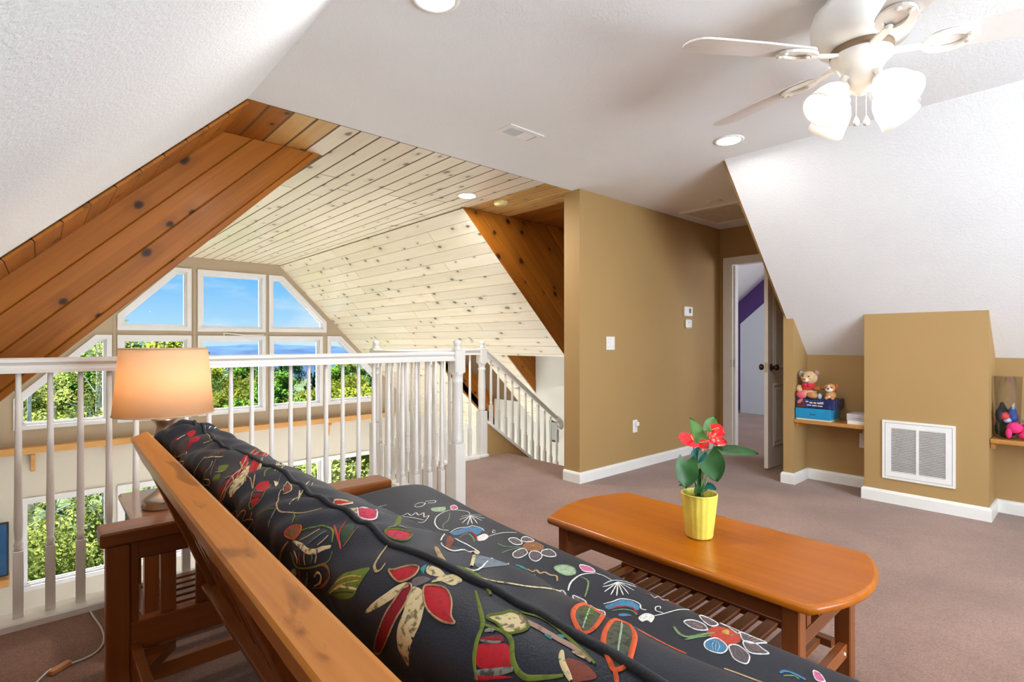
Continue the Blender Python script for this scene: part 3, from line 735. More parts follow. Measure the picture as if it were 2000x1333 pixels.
# two further great-room cans beyond the fascia, out of the camera's sight behind it, light the boards
# eyeball lights on the right slope
for (yy, zz, lab) in ((5.43, 1.196, 'round grey eyeball light on the pine slope above the stair newel'), (7.93, 1.225, 'round eyeball light on the pine slope near the leftmost far newel')):
    s = (H-zz)*sqrt(2); p = on_slope(yy, s, 0)
    t = thing('eyeball_light', lab, 'ceiling light', p)
    b = MB(); b.lathe([(.085, 0), (.085, .004), (.070, .012), (.062, .008), (.062, -.01)], p, 22, nin); b.obj('trim_ring', m_vent, t)
    b = MB(); ax = (nin+Vector((0, -.55, -.15))).normalized(); b.lathe([(.058, -.02), (.056, .03), (.046, .045), (.042, .035), (0, .02)], p+nin*.004, 20, ax); b.obj('eyeball', plain('grey_eyeball', (.55, .56, .58), .4) if 'grey_eyeball' not in MATS else MATS['grey_eyeball'], t)
# smoke detector on boards
t = thing('smoke_detector', 'round gold-toned smoke detector on the pine ceiling beside the recessed light', 'detector', (3.054, 3.567, H))
b = MB(); b.lathe([(.062, 0), (.064, -.012), (.056, -.034), (.030, -.042), (0, -.043)], (3.054, 3.567, H), 24); b.obj('body', plain('aged_cream_plastic', (.68, .52, .22), .4), t)
# ceiling register
t = thing('ceiling_register', 'white rectangular air register in the plaster ceiling, half of it dark', 'vent', (2.15, 2.34, H))
b = MB(); xa, xb, ya, yb = 2.015, 2.285, 2.262, 2.418
frame_rect('frame', m_vent, t, 'z', xa, xb, ya, yb, .033, H-.006, H); b.box(2.145, 2.153, ya+.033, yb-.033, H-.006, H-.002); b.obj('centre_bar', m_vent, t)
b = MB(); b.box(xa+.03, xb-.03, ya+.03, yb-.03, H-.0015, H-.0005); b.obj('duct', m_dark, t)
for k in range(9):
    b = MB(); yy = ya+.04+k*.0095
    b.obox((2.097, yy, H-.004), (1, 0, 0), (0, .25, 1), (.047, .0022, .0004)); b.obj('louvre', m_vent, t)
for k in range(8):
    b = MB(); b.obox((2.20, ya+.041+k*.0105, H-.004), (1, 0, 0), (0, 1, -.25), (.047, .0050, .0007)); b.obj('louvre', m_vent, t)
# attic hatch
t = struct(frame_rect('trim_2', m_trim, None, 'z', 4.61, 5.33, 2.16, 2.74, .042, H-.014, H), 'attic hatch frame in the hall ceiling')
MB().box(4.65, 5.29, 2.20, 2.70, H-.004, H).obj('hatch_panel', plain('hatch_board', (.62, .55, .46), .8), t)
# wall plates on the hall wall (plane y = 2.849, facing -Y)
YT = 2.849
t = thing('light_switch', 'white triple switch plate on the tan hall wall', 'switch', (3.686, YT, 1.141))
MB().box(3.628, 3.744, YT-.006, YT, 1.083, 1.199, .003).obj('plate', m_vent, t)
for k in (-1, 0, 1): MB().box(3.686+k*.034-.012, 3.686+k*.034+.012, YT-.010, YT-.005, 1.108, 1.174, .002).obj('rocker', m_trim, t)
t = thing('thermostat', 'white thermostat with dark display on the tan hall wall', 'thermostat', (4.95, YT, 1.464))
MB().box(4.875, 5.02, YT-.026, YT, 1.415, 1.515, .006).obj('case', m_vent, t)
MB().box(4.945, 4.98, YT-.0275, YT-.025, 1.448, 1.495).obj('display', m_black, t)
t = thing('alarm_box', 'small rounded white alarm box under the thermostat', 'alarm', (4.955, YT, 1.339))
b = MB(); b.box(4.90, 5.008, YT-.028, YT, 1.293, 1.387, .014); b.obj('case', m_vent, t)
for dx, dz in ((-.018, .012), (.014, .014), (.016, -.016)): MB().box(4.955+dx-.006, 4.955+dx+.006, YT-.0295, YT-.027, 1.339+dz-.004, 1.339+dz+.004).obj('slot', plain('grey_slot', (.35, .33, .3), .6) if 'grey_slot' not in MATS else MATS['grey_slot'], t)
t = thing('outlet', 'white outlet with a plugged-in night light on the tan hall wall', 'outlet', (4.045, YT, .386))
MB().box(4.010, 4.080, YT-.006, YT, .330, .444, .003).obj('plate', m_vent, t)
b = MB(); b.box(4.032, 4.072, YT-.034, YT-.006, .388, .428, .006); b.obj('night_light', m_vent, t)
t = thing('outlet', 'white outlet under the toy shelf beside the wall chase', 'outlet', (4.857, 1.262, .372))
MB().box(4.851, 4.857, 1.226, 1.298, .314, .430, .003).obj('plate', m_vent, t)
for dz in (-.022, .022): MB().box(4.8485, 4.851, 1.246, 1.278, .372+dz-.014, .372+dz+.014, .002).obj('socket', m_trim, t)
# return-air grille on chase (plane x = 4.545 facing -X)
t = thing('return_grille', 'large white louvred return-air grille low on the tan wall chase', 'vent', (4.545, .866, .38))
y0, y1, z0, z1 = .660, 1.070, .175, .592
xf = 4.545
e_ = .018; f_ = .034
frame_rect('outer_frame', m_vent, t, 'x', y0, y1, z0, z1, .0155, xf-.010, xf); frame_rect('inner_frame', m_vent, t, 'x', y0+e_, y1-e_, z0+e_, z1-e_, f_, xf-.008, xf)
MB().box(xf-.008, xf-.001, .858, .873, z0+e_+f_, z1-e_-f_).obj('centre_bar', m_vent, t)
MB().box(xf-.0012, xf-.0004, y0+.01, y1-.01, z0+.01, z1-.01).obj('duct', m_dark, t)
nl_ = 28; za, zb = z0+e_+f_, z1-e_-f_
for (ya_, yb_) in ((y0+e_+f_, .858), (.873, y1-e_-f_)):
    me = None
    for k in range(nl_):
        zc = za+(k+.5)*(zb-za)/nl_
        if me is None:
            b = MB(); b.obox((0, 0, 0), (0, 1, 0), (.62, 0, -.78), ((yb_-ya_)/2, .0052, .0006)); me = b.mesh('louvre'); me.materials.append(m_vent)
        link('louvre', me, t, Matrix.Translation((xf-.0045, (ya_+yb_)/2, zc)))
# niche shelves
def niche_shelf(label, ya, yb):
    t = thing('wall_shelf', label, 'shelf', (4.71, (ya+yb)/2, .53))
    MB().box(4.565, 4.856, ya, yb, .500, .528, .004).obj('board', m_shelfwood, t)
    MB().box(4.59, 4.856, yb-.022, yb, .462, .500, .002).obj('cleat', m_shelfwood, t)
    MB().box(4.59, 4.856, ya, ya+.022, .462, .500, .002).obj('cleat', m_shelfwood, t)
niche_shelf('wooden shelf in the niche by the door, carrying boxes and soft toys', 1.186, 1.681)
niche_shelf('wooden shelf in the niche at the right edge, carrying pink toy', -.75, .494)

# ================================================================== CEILING FAN
FX, FY, FZ = 2.19, .58, 2.168
m_fan = plain('fan_white', (.82, .79, .75), .35, var=.02)
m_blade = plain('fan_blade_white', (.80, .76, .73), .45, var=.03)
fan = thing('ceiling_fan', 'white five-blade ceiling fan with a lit four-shade lamp cluster', 'ceiling fan', (FX, FY, H))
b = MB(); b.lathe([(.085, H), (.115, H-.02), (.125, H-.05), (.150, H-.065), (.160, H-.10), (.158, H-.15), (.140, H-.185), (.110, H-.20), (.10, H-.205)], (FX, FY, 0), 40); b.obj('motor_housing', m_fan, fan)
b = MB(); b.lathe([(.098, H-.200), (.098, FZ+.004)], (FX, FY, 0), 32); b.obj('vent_band', plain('brown_vent', (.22, .14, .08), .6), fan)
b = MB(); b.lathe([(.095, FZ+.012), (.100, FZ-.005), (.075, FZ-.03), (.062, FZ-.055), (.060, FZ-.095), (.045, FZ-.115), (.028, FZ-.122), (.012, FZ-.135), (0, FZ-.137)], (FX, FY, 0), 32); b.obj('switch_housing', m_fan, fan)
def blade_outline():
    pts = []
    for i in range(9):   # root arc
        a = pi/2+pi*i/8; pts.append((.215+.03*cos(a), .050*sin(a)))
    pts += [(.40, -.066), (.55, -.072)]
    for i in range(9):
        a = -pi/2+pi*i/8; pts.append((.605+.055*cos(a), .072*sin(a) if True else 0))
    pts += [(.55, .072), (.40, .066)]
    return pts
bo = blade_outline()
for k in range(5):
    a = 2.53-k*2*pi/5; ex = Vector((cos(a), sin(a), 0)); ey0 = Vector((-sin(a), cos(a), 0)); pit = radians(-12)
    ey = ey0*cos(pit)+Vector((0, 0, 1))*sin(pit); ez = ex.cross(ey); c = Vector((FX, FY, FZ))
    b = MB(); b.prism(bo, lambda x, y, d: c+ex*x+ey*y+ez*d, 0, .007, .002)
    b.obj('blade', m_blade, fan)
    b = MB()  # ornate iron: arm + ring plate
    b.bar(c+ex*.085+Vector((0, 0, .0)), c+ex*.20-ez*.010, .030, .010, up=ez, bev=.003)
    n = 20; outer = [(.245+.075*cos(2*pi*i/n), .052*sin(2*pi*i/n)) for i in range(n)]; innr = [(.245+.050*cos(2*pi*i/n), .030*sin(2*pi*i/n)) for i in range(n)]
    vs = [c+ex*p[0]+ey*p[1]-ez*o for o in (.002, .012) for pl in (outer, innr) for p in pl]
    fs = []
    for i in range(n):
        j = (i+1) % n; fs += [(i, j, n+j, n+i), (2*n+i, 3*n+i, 3*n+j, 2*n+j), (i, 2*n+i, 2*n+j, j), (n+i, n+j, 3*n+j, 3*n+i)]
    b.add(vs, fs)
    for (px_, py_) in ((.30, .018), (.30, -.018), (.205, 0)): b.ball(c+ex*px_+ey*py_-ez*.010, (.011, .011, .007), 10, 6)
    b.obj('blade_iron', m_fan, fan)
m_shade = translucent('frosted_glass_shade', (.92, .90, .86), .55, .35, (1, .97, .92))
m_bulb = emis('lit_bulb', (1, .94, .82), 40)
for k in range(4):
    a = radians(149+90*k); out_ = Vector((cos(a), sin(a), 0)); ax = (out_*.72+Vector((0, 0, -.70))).normalized()
    p = Vector((FX, FY, FZ-.085))+out_*.045
    b = MB(); b.tube([p, p+out_*.025+Vector((0, 0, .004)), p+ax*.045], .013, 10); b.lathe([(.012, .030), (.024, .040), (.026, .058), (.022, .062)], p, 16, ax); arm = b.obj('lamp_arm', m_fan, fan)
    b = MB(); b.lathe([(.024, .050), (.036, .062), (.050, .085), (.058, .115), (.061, .145), (.066, .172), (.064, .172), (.059, .145), (.056, .115), (.048, .087), (.034, .064), (.022, .053)], p, 28, ax); b.obj('glass_shade', m_shade, fan)
    b = MB(); b.ball(p+ax*.100, (.026, .026, .032), 14, 9, axis=ax); bo_ = b.obj('bulb', m_bulb, fan)
    d = bpy.data.lights.new('fan_lamp', 'POINT'); d.energy = 5.0; d.color = (.97, .98, 1); d.shadow_soft_size = .035
    o = bpy.data.objects.new('fan_lamp', d); C.objects.link(o); o.location = p+ax*.105; o.parent = fan; o.matrix_parent_inverse = Matrix.Translation(fan.location).inverted()
b = MB()
for dx in (-.012, .012): b.tube([(FX+dx, FY-dx, FZ-.13), (FX+dx*1.1, FY-dx, FZ-.215)], .0016, 6)
b.obj('pull_chain', m_vent, fan)
for dx in (-.012, .013): b = MB(); b.lathe([(0, 0), (.010, .004), (.011, .016), (.005, .03), (.002, .036)], (FX+dx, FY-dx, FZ-.245), 12); b.obj('pull_knob', m_vent, fan)

# ================================================================== FUTON FRAME
fut = thing('futon_sofa', 'dark red-brown mission-style wooden futon sofa frame', 'sofa', (.64, 1.0, 0))
def arm_parts(ya, yb):
    MB().box(.140, 1.135, ya-.008, yb+.008, .515, .560, .006).obj('arm_top', m_fx, fut)
    yc = (ya+yb)/2
    MB().box(.155, .217, ya, ya+.055, 0, .515, .004).obj('leg', m_fz, fut)
    MB().box(.217, .240, ya+.010, ya+.050, 0, .515, .003).obj('leg_facing', m_fz, fut)
    MB().box(1.045, 1.107, ya, ya+.055, 0, .515, .004).obj('leg', m_fz, fut)
    MB().box(1.022, 1.045, ya+.010, ya+.050, 0, .515, .003).obj('leg_facing', m_fz, fut)
    MB().box(.217, 1.045, ya+.012, ya+.044, .455, .515, .003).obj('arm_rail', m_fx, fut)
    MB().box(.217, 1.045, ya+.006, ya+.050, .165, .258, .003).obj('arm_rail', m_fx, fut)
    MB().box(.217, 1.045, ya+.012, ya+.044, .045, .095, .003).obj('stretcher', m_fx, fut)
    for k in range(7): MB().box(.300+k*.102, .344+k*.102, ya+.018, ya+.036, .258, .455, .002).obj('slat', m_fz, fut)
arm_parts(2.05, 2.16); arm_parts(-.21, -.10)
RC = radians(22); ub = Vector((-sin(RC), 0, cos(RC))); fb = Vector((cos(RC), 0, sin(RC)))   # up the back, front normal of the back
def back_pt(s, o, y): return Vector((.235, y, .860))-ub*s+fb*o+Vector(((y-2.02)*.020, 0, 0))
b = MB(); c = (back_pt(.045, 0, 2.025)+back_pt(.045, 0, -.08))/2; dy = (back_pt(.045, 0, 2.025)-back_pt(.045, 0, -.08)); b.obox(c, fb, dy, (.025, dy.length/2, .045), .005); b.obj('top_rail', m_frail, fut)
for y in (1.995, .98, -.05):
    b = MB(); b.obox(back_pt(.36, -.004, y), ub, (0, 1, 0), (.275, .026, .016), .003); b.obj('back_stile', m_fz, fut)
for k in range(13):
    b = MB(); b.obox(back_pt(.33, .004, .09+k*.145), ub, (0, 1, 0), (.245, .026, .008), .002); b.obj('back_slat', m_fz, fut)
b = MB(); b.obox(back_pt(.60, 0, .98), ub, (0, 1, 0), (.04, 1.04, .02), .003); b.obj('back_lower_rail', m_fy, fut)
MB().box(.217, .246, -.10, 2.06, .105, .190, .003).obj('back_stretcher', m_fy, fut)
b = MB(); b.add([(x, y, z) for z in (.135, .165) for x, y in ((.246, 2.05), (.340, 2.05), (.246, 1.93))], [(0, 1, 2), (5, 4, 3), (0, 3, 4, 1), (1, 4, 5, 2), (2, 5, 3, 0)]); b.obj('corner_brace', m_fx, fut)
MB().box(.55, .60, -.09, 2.04, .24, .315, .004).obj('seat_rail', m_fy, fut)
MB().box(1.05, 1.10, -.09, 2.04, .24, .315, .004).obj('seat_rail', m_fy, fut)
for k in range(11): MB().box(.56, 1.09, .0+k*.19, .06+k*.19, .315, .330, .002).obj('seat_slat', m_fx, fut)

# ================================================================== FUTON MATTRESS
CP = [(.375, .60), (.318, .74), (.278, .835), (.288, .872), (.330, .889), (.380, .889), (.430, .867), (.475, .822), (.525, .75), (.585, .66), (.640, .56), (.685, .525), (.76, .515), (.88, .527), (1.02, .533), (1.125, .518), (1.19, .480), (1.215, .43), (1.195, .375), (1.13, .345), (.90, .338), (.70, .338), (.60, .350), (.50, .41), (.425, .49)]
def resample(cp, step):
    n = len(cp); pts = []
    for i in range(n):
        p0, p1, p2, p3 = [Vector(cp[(i+k-1) % n]) for k in range(4)]
        for s in range(24):
            t_ = s/24; pts.append(.5*((2*p1)+(p2-p0)*t_+(2*p0-5*p1+4*p2-p3)*t_*t_+(3*p1-p0-3*p2+p3)*t_**3))
    L = [0]
    for i in range(len(pts)): L.append(L[-1]+(pts[(i+1) % len(pts)]-pts[i]).length)
    tot = L[-1]; m = int(tot/step); out = []; j = 0
    for k in range(m):
        d = tot*k/m
        while L[j+1] < d: j += 1
        f_ = (d-L[j])/max(1e-9, L[j+1]-L[j]); out.append(pts[j].lerp(pts[(j+1) % len(pts)], f_))
    return out, tot
PR, PT = resample(CP, .006); NP = len(PR)
PN = []
for i in range(NP):
    t_ = (PR[(i+3) % NP]-PR[i-3]).normalized(); PN.append(Vector((-t_.y, t_.x)))     # profile runs clockwise (up the back, over, down) -> outward is left
V0, V1 = -.06, 2.02
def smooth(a, b_, x_): t_ = max(0, min(1, (x_-a)/(b_-a))); return t_*t_*(3-2*t_)
def wrinkle(u, v):
    w = 0
    if u < .75:
        far = smooth(.9, 1.9, v)
        w += (.0035+.006*far)*sin(23*v+9*sin(5.1*v+u*6)+u*13)*smooth(.05, .22, u)*(1-smooth(.45, .7, u))
        w += .003*sin(61*v-u*35+2*sin(17*v))*(.3+far)*smooth(.02, .2, u)
        w += .005*sin(3.1*v+.6)*smooth(.15, .4, u)*(1-smooth(.5, .75, u))
    if u > .7: w += .004*sin(7*v+5*u)+.006*sin(3.3*v+1.2)
    return w
def SURF(u, v, off=0.0):
    k = (u/PT*NP) % NP; i = int(k); f_ = k-i
    p = PR[i].lerp(PR[(i+1) % NP], f_); n = PN[i].lerp(PN[(i+1) % NP], f_).normalized()
    d = 0
    for e0, sg in ((V1, 1), (V0, -1)):
        t_ = (.085-(e0-v)*sg)/.085
        if t_ > 0: t_ = min(t_, 1); d = .062*(1-sqrt(max(0, 1-t_*t_)))
    q_ = p+n*(wrinkle(u, v)*(1-d/.085)-d+off)
    x_ = q_.x; z_ = q_.y
    sk = smooth(.72, 1.15, x_); x_ += .062*(v-.36)*sk; z_ += .008*(v-.4)*smooth(.6, 1.0, x_)
    x_ -= (v-1.0)*.006*(1-sk)
    return Vector((x_, v, z_))
def fabric(name, col, rough=.75):
    m, t, b, out = mat(name); tcn = N(t, 'ShaderNodeTexCoord')
    wv = N(t, 'ShaderNodeTexNoise'); wv.inputs['Scale'].default_value = 420; wv.inputs['Detail'].default_value = 2; t.links.new(tcn.outputs['Object'], wv.inputs['Vector'])
    t.links.new(ramp(t, wv.outputs['Fac'], [(.3, tuple(v*.8 for v in col)), (.7, tuple(v*1.2 for v in col))]), b.inputs['Base Color'])
    b.inputs['Roughness'].default_value = rough; b.inputs['Sheen Weight'].default_value = .03; b.inputs['Specular IOR Level'].default_value = .17
    bump(t, b, wv.outputs['Fac'], .25, .002); return m
m_fab = fabric('charcoal_sateen', (.017, .0195, .028), .5)
mt = thing('futon_mattress', 'folded charcoal futon mattress embroidered with large colourful flowers', 'mattress', (.75, 1.0, .338))
b = MB(); vsn = []
vv = [V0+.085*(1-cos(pi/2*i/8)) for i in range(8)]+[V0+.085+(V1-V0-.17)*i/150 for i in range(151)]+[V1-.085*(1-cos(pi/2*(7-i)/8)) for i in range(8)]
for v in vv:
    for i in range(NP): b.v.append(tuple(SURF(i/NP*PT, v)))
for r in range(len(vv)-1):
    for i in range(NP): b.f.append((r*NP+i, r*NP+(i+1) % NP, (r+1)*NP+(i+1) % NP, (r+1)*NP+i)); b.sm.append(True); b.mi.append(0)
for r in (0, len(vv)-1):
    for tri in tessellate_polygon([[Vector((b.v[r*NP+i][0], b.v[r*NP+i][2], 0)) for i in range(NP)]]): b.f.append(tuple(r*NP+i for i in tri)); b.sm.append(False); b.mi.append(0)
cover = b.obj('cover', m_fab, mt)
def u_at_ratio(r_):
    """arc position on the top of the back where x/(1.15-z) = r_"""
    for i in range(NP//3):
        p = PR[i]
        if p.y > .8 and p.x/(1.15-p.y) > r_: return i/NP*PT
US = u_at_ratio(1.27)
def useam(v): return US+.022*v+.006*sin(7*v)+.004*sin(19*v)
b = MB(); b.tube([SURF(useam(v), v, .002) for v in [V0+.03+(V1-V0-.06)*i/120 for i in range(121)]], .0042, 8); b.obj('piping', fabric('charcoal_piping', (.025, .026, .03), .6), mt)
#EMBROIDERY#
EMB = [
 ('embroidered_flower', [["f","red",0.0,None,[[0.34,1.792],[0.36,1.792],[0.36,1.78],[0.344,1.76],[0.336,1.768]]],["f","red",0.0,None,[[0.328,1.68],[0.344,1.66],[0.34,1.632],[0.328,1.624],[0.316,1.644]]],["f","dred",0.0,None,[[0.316,1.644],[0.32,1.624],[0.3,1.604],[0.292,1.624]]],["l","cream",0.00354,None,[[0.304,1.76],[0.32,1.772],[0.332,1.78]]],["f","dred",0.0,None,[[0.3,1.804],[0.316,1.8],[0.308,1.76],[0.296,1.756]]]]),
 ('embroidered_vine', [["l","cream",0.00241,None,[[0.388,1.876],[0.396,1.86],[0.372,1.696],[0.364,1.624]]],["l","cream",0.00223,None,[[0.34,1.596],[0.36,1.6],[0.376,1.628],[0.372,1.66],[0.36,1.608]]],["l","white",0.00322,None,[[0.396,1.788],[0.432,1.872],[0.468,1.932]]]]),
 ('embroidered_vine', [["l","cream",0.00192,None,[[0.264,1.712],[0.248,1.712],[0.28,1.616],[0.252,1.688],[0.284,1.584],[0.292,1.596]]],["l","cream",0.00161,None,[[0.236,1.688],[0.268,1.556],[0.26,1.548],[0.228,1.668]]]]),
 ('embroidered_flower', [["l","cream",0.00333,None,[[0.304,1.412],[0.312,1.384],[0.324,1.356],[0.332,1.352]]],["l","tan",0.00221,None,[[0.308,1.416],[0.284,1.416],[0.26,1.436],[0.224,1.52]]],["l","brown",0.00214,None,[[0.304,1.372],[0.28,1.384],[0.252,1.412]]],["l","tan",0.00209,None,[[0.308,1.356],[0.292,1.34],[0.264,1.356]]],["l","brown",0.00207,None,[[0.316,1.356],[0.3,1.332],[0.28,1.308]]],["l","cream",0.00234,None,[[0.248,1.396],[0.268,1.312],[0.252,1.32],[0.232,1.4],[0.244,1.396]]],["l","cream",0.00178,None,[[0.292,1.3],[0.304,1.268]]],["f","olive",0.0,None,[[0.284,1.288],[0.296,1.268],[0.284,1.248],[0.272,1.28]]],["f","olive",0.0,None,[[0.308,1.312],[0.324,1.288],[0.308,1.264],[0.296,1.28]]],["l","dred",0.00225,None,[[0.324,1.396],[0.368,1.504],[0.528,1.928]]],["l","brown",0.00196,None,[[0.324,1.372],[0.356,1.44],[0.348,1.388]]]]),
 ('embroidered_flower', [["f","dred",0.00125,"tan",[[0.328,1.2],[0.336,1.204],[0.32,1.156],[0.268,1.156],[0.252,1.184],[0.28,1.16]]],["f","cream",0.0,None,[[0.336,1.2],[0.344,1.204],[0.312,1.116],[0.28,1.116],[0.268,1.136],[0.284,1.136],[0.308,1.144]]],["f","red",0.00206,"tan",[[0.604,1.864],[0.592,1.804],[0.608,1.804],[0.328,1.112],[0.32,1.112],[0.32,1.132],[0.332,1.172]]],["f","red",0.00171,"tan",[[0.344,1.268],[0.356,1.268],[0.572,1.812],[0.348,1.228],[0.336,1.236]]],["l","cream",0.00218,None,[[0.604,1.88],[0.324,1.196],[0.304,1.184],[0.292,1.204]]],["f","cream",0.0,None,[[0.576,1.816],[0.376,1.236],[0.372,1.208],[0.596,1.816],[0.608,1.884]]]]),
 ('embroidered_leaf', [["f","cream",0.0,None,[[0.6,1.712],[0.368,1.12],[0.364,1.072],[0.584,1.6],[0.604,1.696]]],["l","olive",0.00328,None,[[0.34,1.092],[0.352,1.124],[0.368,1.136]]]]),
 ('embroidered_flower', [["f","red",0.0,None,[[0.312,1.064],[0.324,1.076],[0.336,1.068],[0.336,1.052],[0.316,1.004],[0.308,1.016]]],["l","grey",0.00261,None,[[0.304,1.048],[0.308,1.024],[0.312,1.004]]],["f","dred",0.0,None,[[0.296,1.028],[0.308,1.0],[0.3,0.996],[0.292,1.02]]],["f","red",0.0,None,[[0.288,1.016],[0.3,0.996],[0.288,0.996],[0.28,1.004],[0.284,1.008]]],["l","olive",0.0013,None,[[0.312,1.064],[0.292,1.02],[0.28,1.012],[0.276,1.004],[0.304,0.992],[0.336,1.044]]]]),
 ('embroidered_vine', [["l","tan",0.00192,None,[[0.224,1.16],[0.24,1.124],[0.24,1.092],[0.268,1.028],[0.26,1.028],[0.24,1.06]]],["l","tan",0.00164,None,[[0.248,1.02],[0.26,1.008],[0.272,1.0]]],["l","tan",0.00224,None,[[0.24,1.056],[0.252,1.02],[0.252,1.0],[0.212,1.076]]],["l","tan",0.00155,None,[[0.212,1.068],[0.2,1.076],[0.188,1.092]]]]),
 ('embroidered_vine', [["l","cream",0.0022,None,[[0.332,0.964],[0.364,1.036],[0.348,0.968],[0.34,0.952],[0.328,0.956]]],["f","brownred",0.0,None,[[0.352,1.004],[0.348,0.964],[0.34,0.956],[0.332,0.96]]],["l","cream",0.00312,None,[[0.316,0.888],[0.336,0.908],[0.352,0.94]]],["l","cream",0.00288,None,[[0.328,0.884],[0.616,1.416],[0.356,0.916]]],["l","tan",0.00271,None,[[0.332,0.972],[0.32,0.956],[0.304,0.912],[0.3,0.892],[0.308,0.872],[0.324,0.836],[0.344,0.824]]],["l","grey",0.00368,None,[[0.3,0.904],[0.284,0.904],[0.268,0.908]]],["l","olive",0.00224,None,[[0.312,0.868],[0.304,0.836],[0.296,0.824]]],["l","olive",0.00139,None,[[0.256,0.996],[0.288,0.936],[0.3,0.904]]]]),
 ('embroidered_flower', [["f","pinkred",0.00217,"white",[[0.384,0.784],[0.38,0.756],[0.404,0.768],[0.384,0.72],[0.372,0.716],[0.364,0.728],[0.364,0.74]]],["f","red",0.00165,"cream",[[0.368,0.832],[0.38,0.82],[0.388,0.808],[0.364,0.816]]],["f","cream",0.0,None,[[0.36,0.768],[0.388,0.792],[0.364,0.744],[0.356,0.748]]]]),
 ('embroidered_flower', [["f","pinkred",0.00219,"olive",[[0.36,0.648],[0.368,0.644],[0.38,0.628],[0.38,0.616],[0.368,0.608],[0.36,0.616],[0.356,0.632],[0.356,0.644]]],["f","olive",0.0,None,[[0.48,0.816],[0.444,0.748],[0.384,0.656],[0.376,0.656]]],["l","grey",0.00197,None,[[0.364,0.652],[0.38,0.648],[0.384,0.636]]]]),
 ('embroidered_vine', [["l","tan",0.00323,None,[[0.348,0.62],[0.332,0.604],[0.316,0.588],[0.308,0.58],[0.304,0.568],[0.308,0.564],[0.316,0.568]]]]),
 ('embroidered_flower', [["f","brown",0.00154,"orange",[[0.28,0.828],[0.292,0.82],[0.3,0.8],[0.292,0.792],[0.28,0.796],[0.276,0.82]]],["l","cream",0.00684,None,[[0.276,0.8],[0.28,0.764],[0.28,0.736],[0.284,0.716],[0.292,0.704],[0.3,0.692]]],["l","tan",0.00267,None,[[0.284,0.776],[0.296,0.764],[0.312,0.76]]],["l","teal2",0.0043,None,[[0.288,0.74],[0.3,0.732],[0.312,0.728]]],["l","tan",0.00225,None,[[0.292,0.716],[0.3,0.712],[0.308,0.712]]],["l","olive",0.00323,None,[[0.292,0.796],[0.308,0.776],[0.32,0.76],[0.316,0.716],[0.304,0.696]]],["l","tan",0.00234,None,[[0.268,0.78],[0.264,0.764],[0.256,0.764]]],["l","brownred",0.00231,None,[[0.272,0.756],[0.264,0.756],[0.256,0.756]]],["l","tan",0.00228,None,[[0.276,0.74],[0.268,0.74],[0.26,0.74]]],["l","teal2",0.00223,None,[[0.28,0.72],[0.276,0.716],[0.268,0.72]]],["l","tan",0.00221,None,[[0.284,0.712],[0.28,0.708],[0.272,0.708]]],["l","olive",0.00286,None,[[0.252,0.816],[0.248,0.776],[0.256,0.736],[0.28,0.684],[0.296,0.684]]],["l","tan",0.00258,None,[[0.272,0.816],[0.256,0.836],[0.216,0.888],[0.2,0.908]]]]),
 ('embroidered_flower', [["l","redor",0.0031,None,[[0.328,0.744],[0.312,0.692],[0.304,0.672]]],["l","red",0.00229,None,[[0.344,0.74],[0.32,0.704],[0.308,0.684]]],["f","dgreen",0.0,None,[[0.332,0.72],[0.348,0.72],[0.328,0.68],[0.312,0.68]]],["l","brown",0.00111,None,[[0.34,0.688],[0.32,0.676],[0.308,0.672]]]]),
 ('embroidered_flower', [["l","brown",0.00469,None,[[0.212,0.76],[0.228,0.72],[0.26,0.672],[0.272,0.668],[0.276,0.684],[0.272,0.7]]],["l","cream",0.00365,None,[[0.22,0.748],[0.24,0.712],[0.256,0.696],[0.26,0.704],[0.244,0.728]]],["l","pinkred",0.0036,None,[[0.244,0.764],[0.228,0.784],[0.208,0.808]]],["l","grey",0.00384,None,[[0.248,0.744],[0.232,0.756],[0.2,0.796]]],["f","cream",0.0,None,[[0.204,0.86],[0.232,0.8],[0.212,0.82],[0.176,0.896]]]]),
 ('embroidered_leaf', [["f","olive",0.0,None,[[0.232,0.692],[0.264,0.648],[0.284,0.624],[0.292,0.608],[0.304,0.584],[0.292,0.58],[0.284,0.58],[0.272,0.584],[0.26,0.612]]],["l","cream",0.00301,None,[[0.24,0.676],[0.268,0.628],[0.276,0.6],[0.28,0.58]]],["l","mustard",0.00199,None,[[0.268,0.64],[0.284,0.612],[0.292,0.584]]],["l","mustard",0.00148,None,[[0.268,0.632],[0.28,0.604],[0.288,0.584]]],["l","dgreen",0.00202,None,[[0.24,0.672],[0.264,0.624],[0.276,0.584]]]]),
 ('embroidered_leaf', [["l","white",0.00299,None,[[0.404,0.584],[0.464,0.648],[0.436,0.592],[0.448,0.58],[0.456,0.564],[0.436,0.556],[0.384,0.52],[0.38,0.54],[0.4,0.576]]],["f","brownred",0.0,None,[[0.456,0.64],[0.472,0.64],[0.38,0.532],[0.396,0.56]]],["l","tan",0.00554,None,[[0.372,0.548],[0.36,0.52],[0.352,0.492]]],["l","cream",0.0065,None,[[0.404,0.516],[0.496,0.612],[0.372,0.476]]],["l","white",0.00267,None,[[0.364,0.476],[0.38,0.468],[0.464,0.528],[0.42,0.468]]],["f","greyblue",0.0,None,[[0.396,0.5],[0.416,0.5],[0.424,0.484],[0.42,0.468],[0.392,0.464],[0.376,0.472]]]]),
 ('embroidered_vine', [["l","cream",0.00221,None,[[0.364,0.448],[0.372,0.424],[0.396,0.404],[0.444,0.404]]],["l","olive",0.00485,None,[[0.356,0.492],[0.364,0.472],[0.364,0.452],[0.356,0.428],[0.348,0.412]]]]),
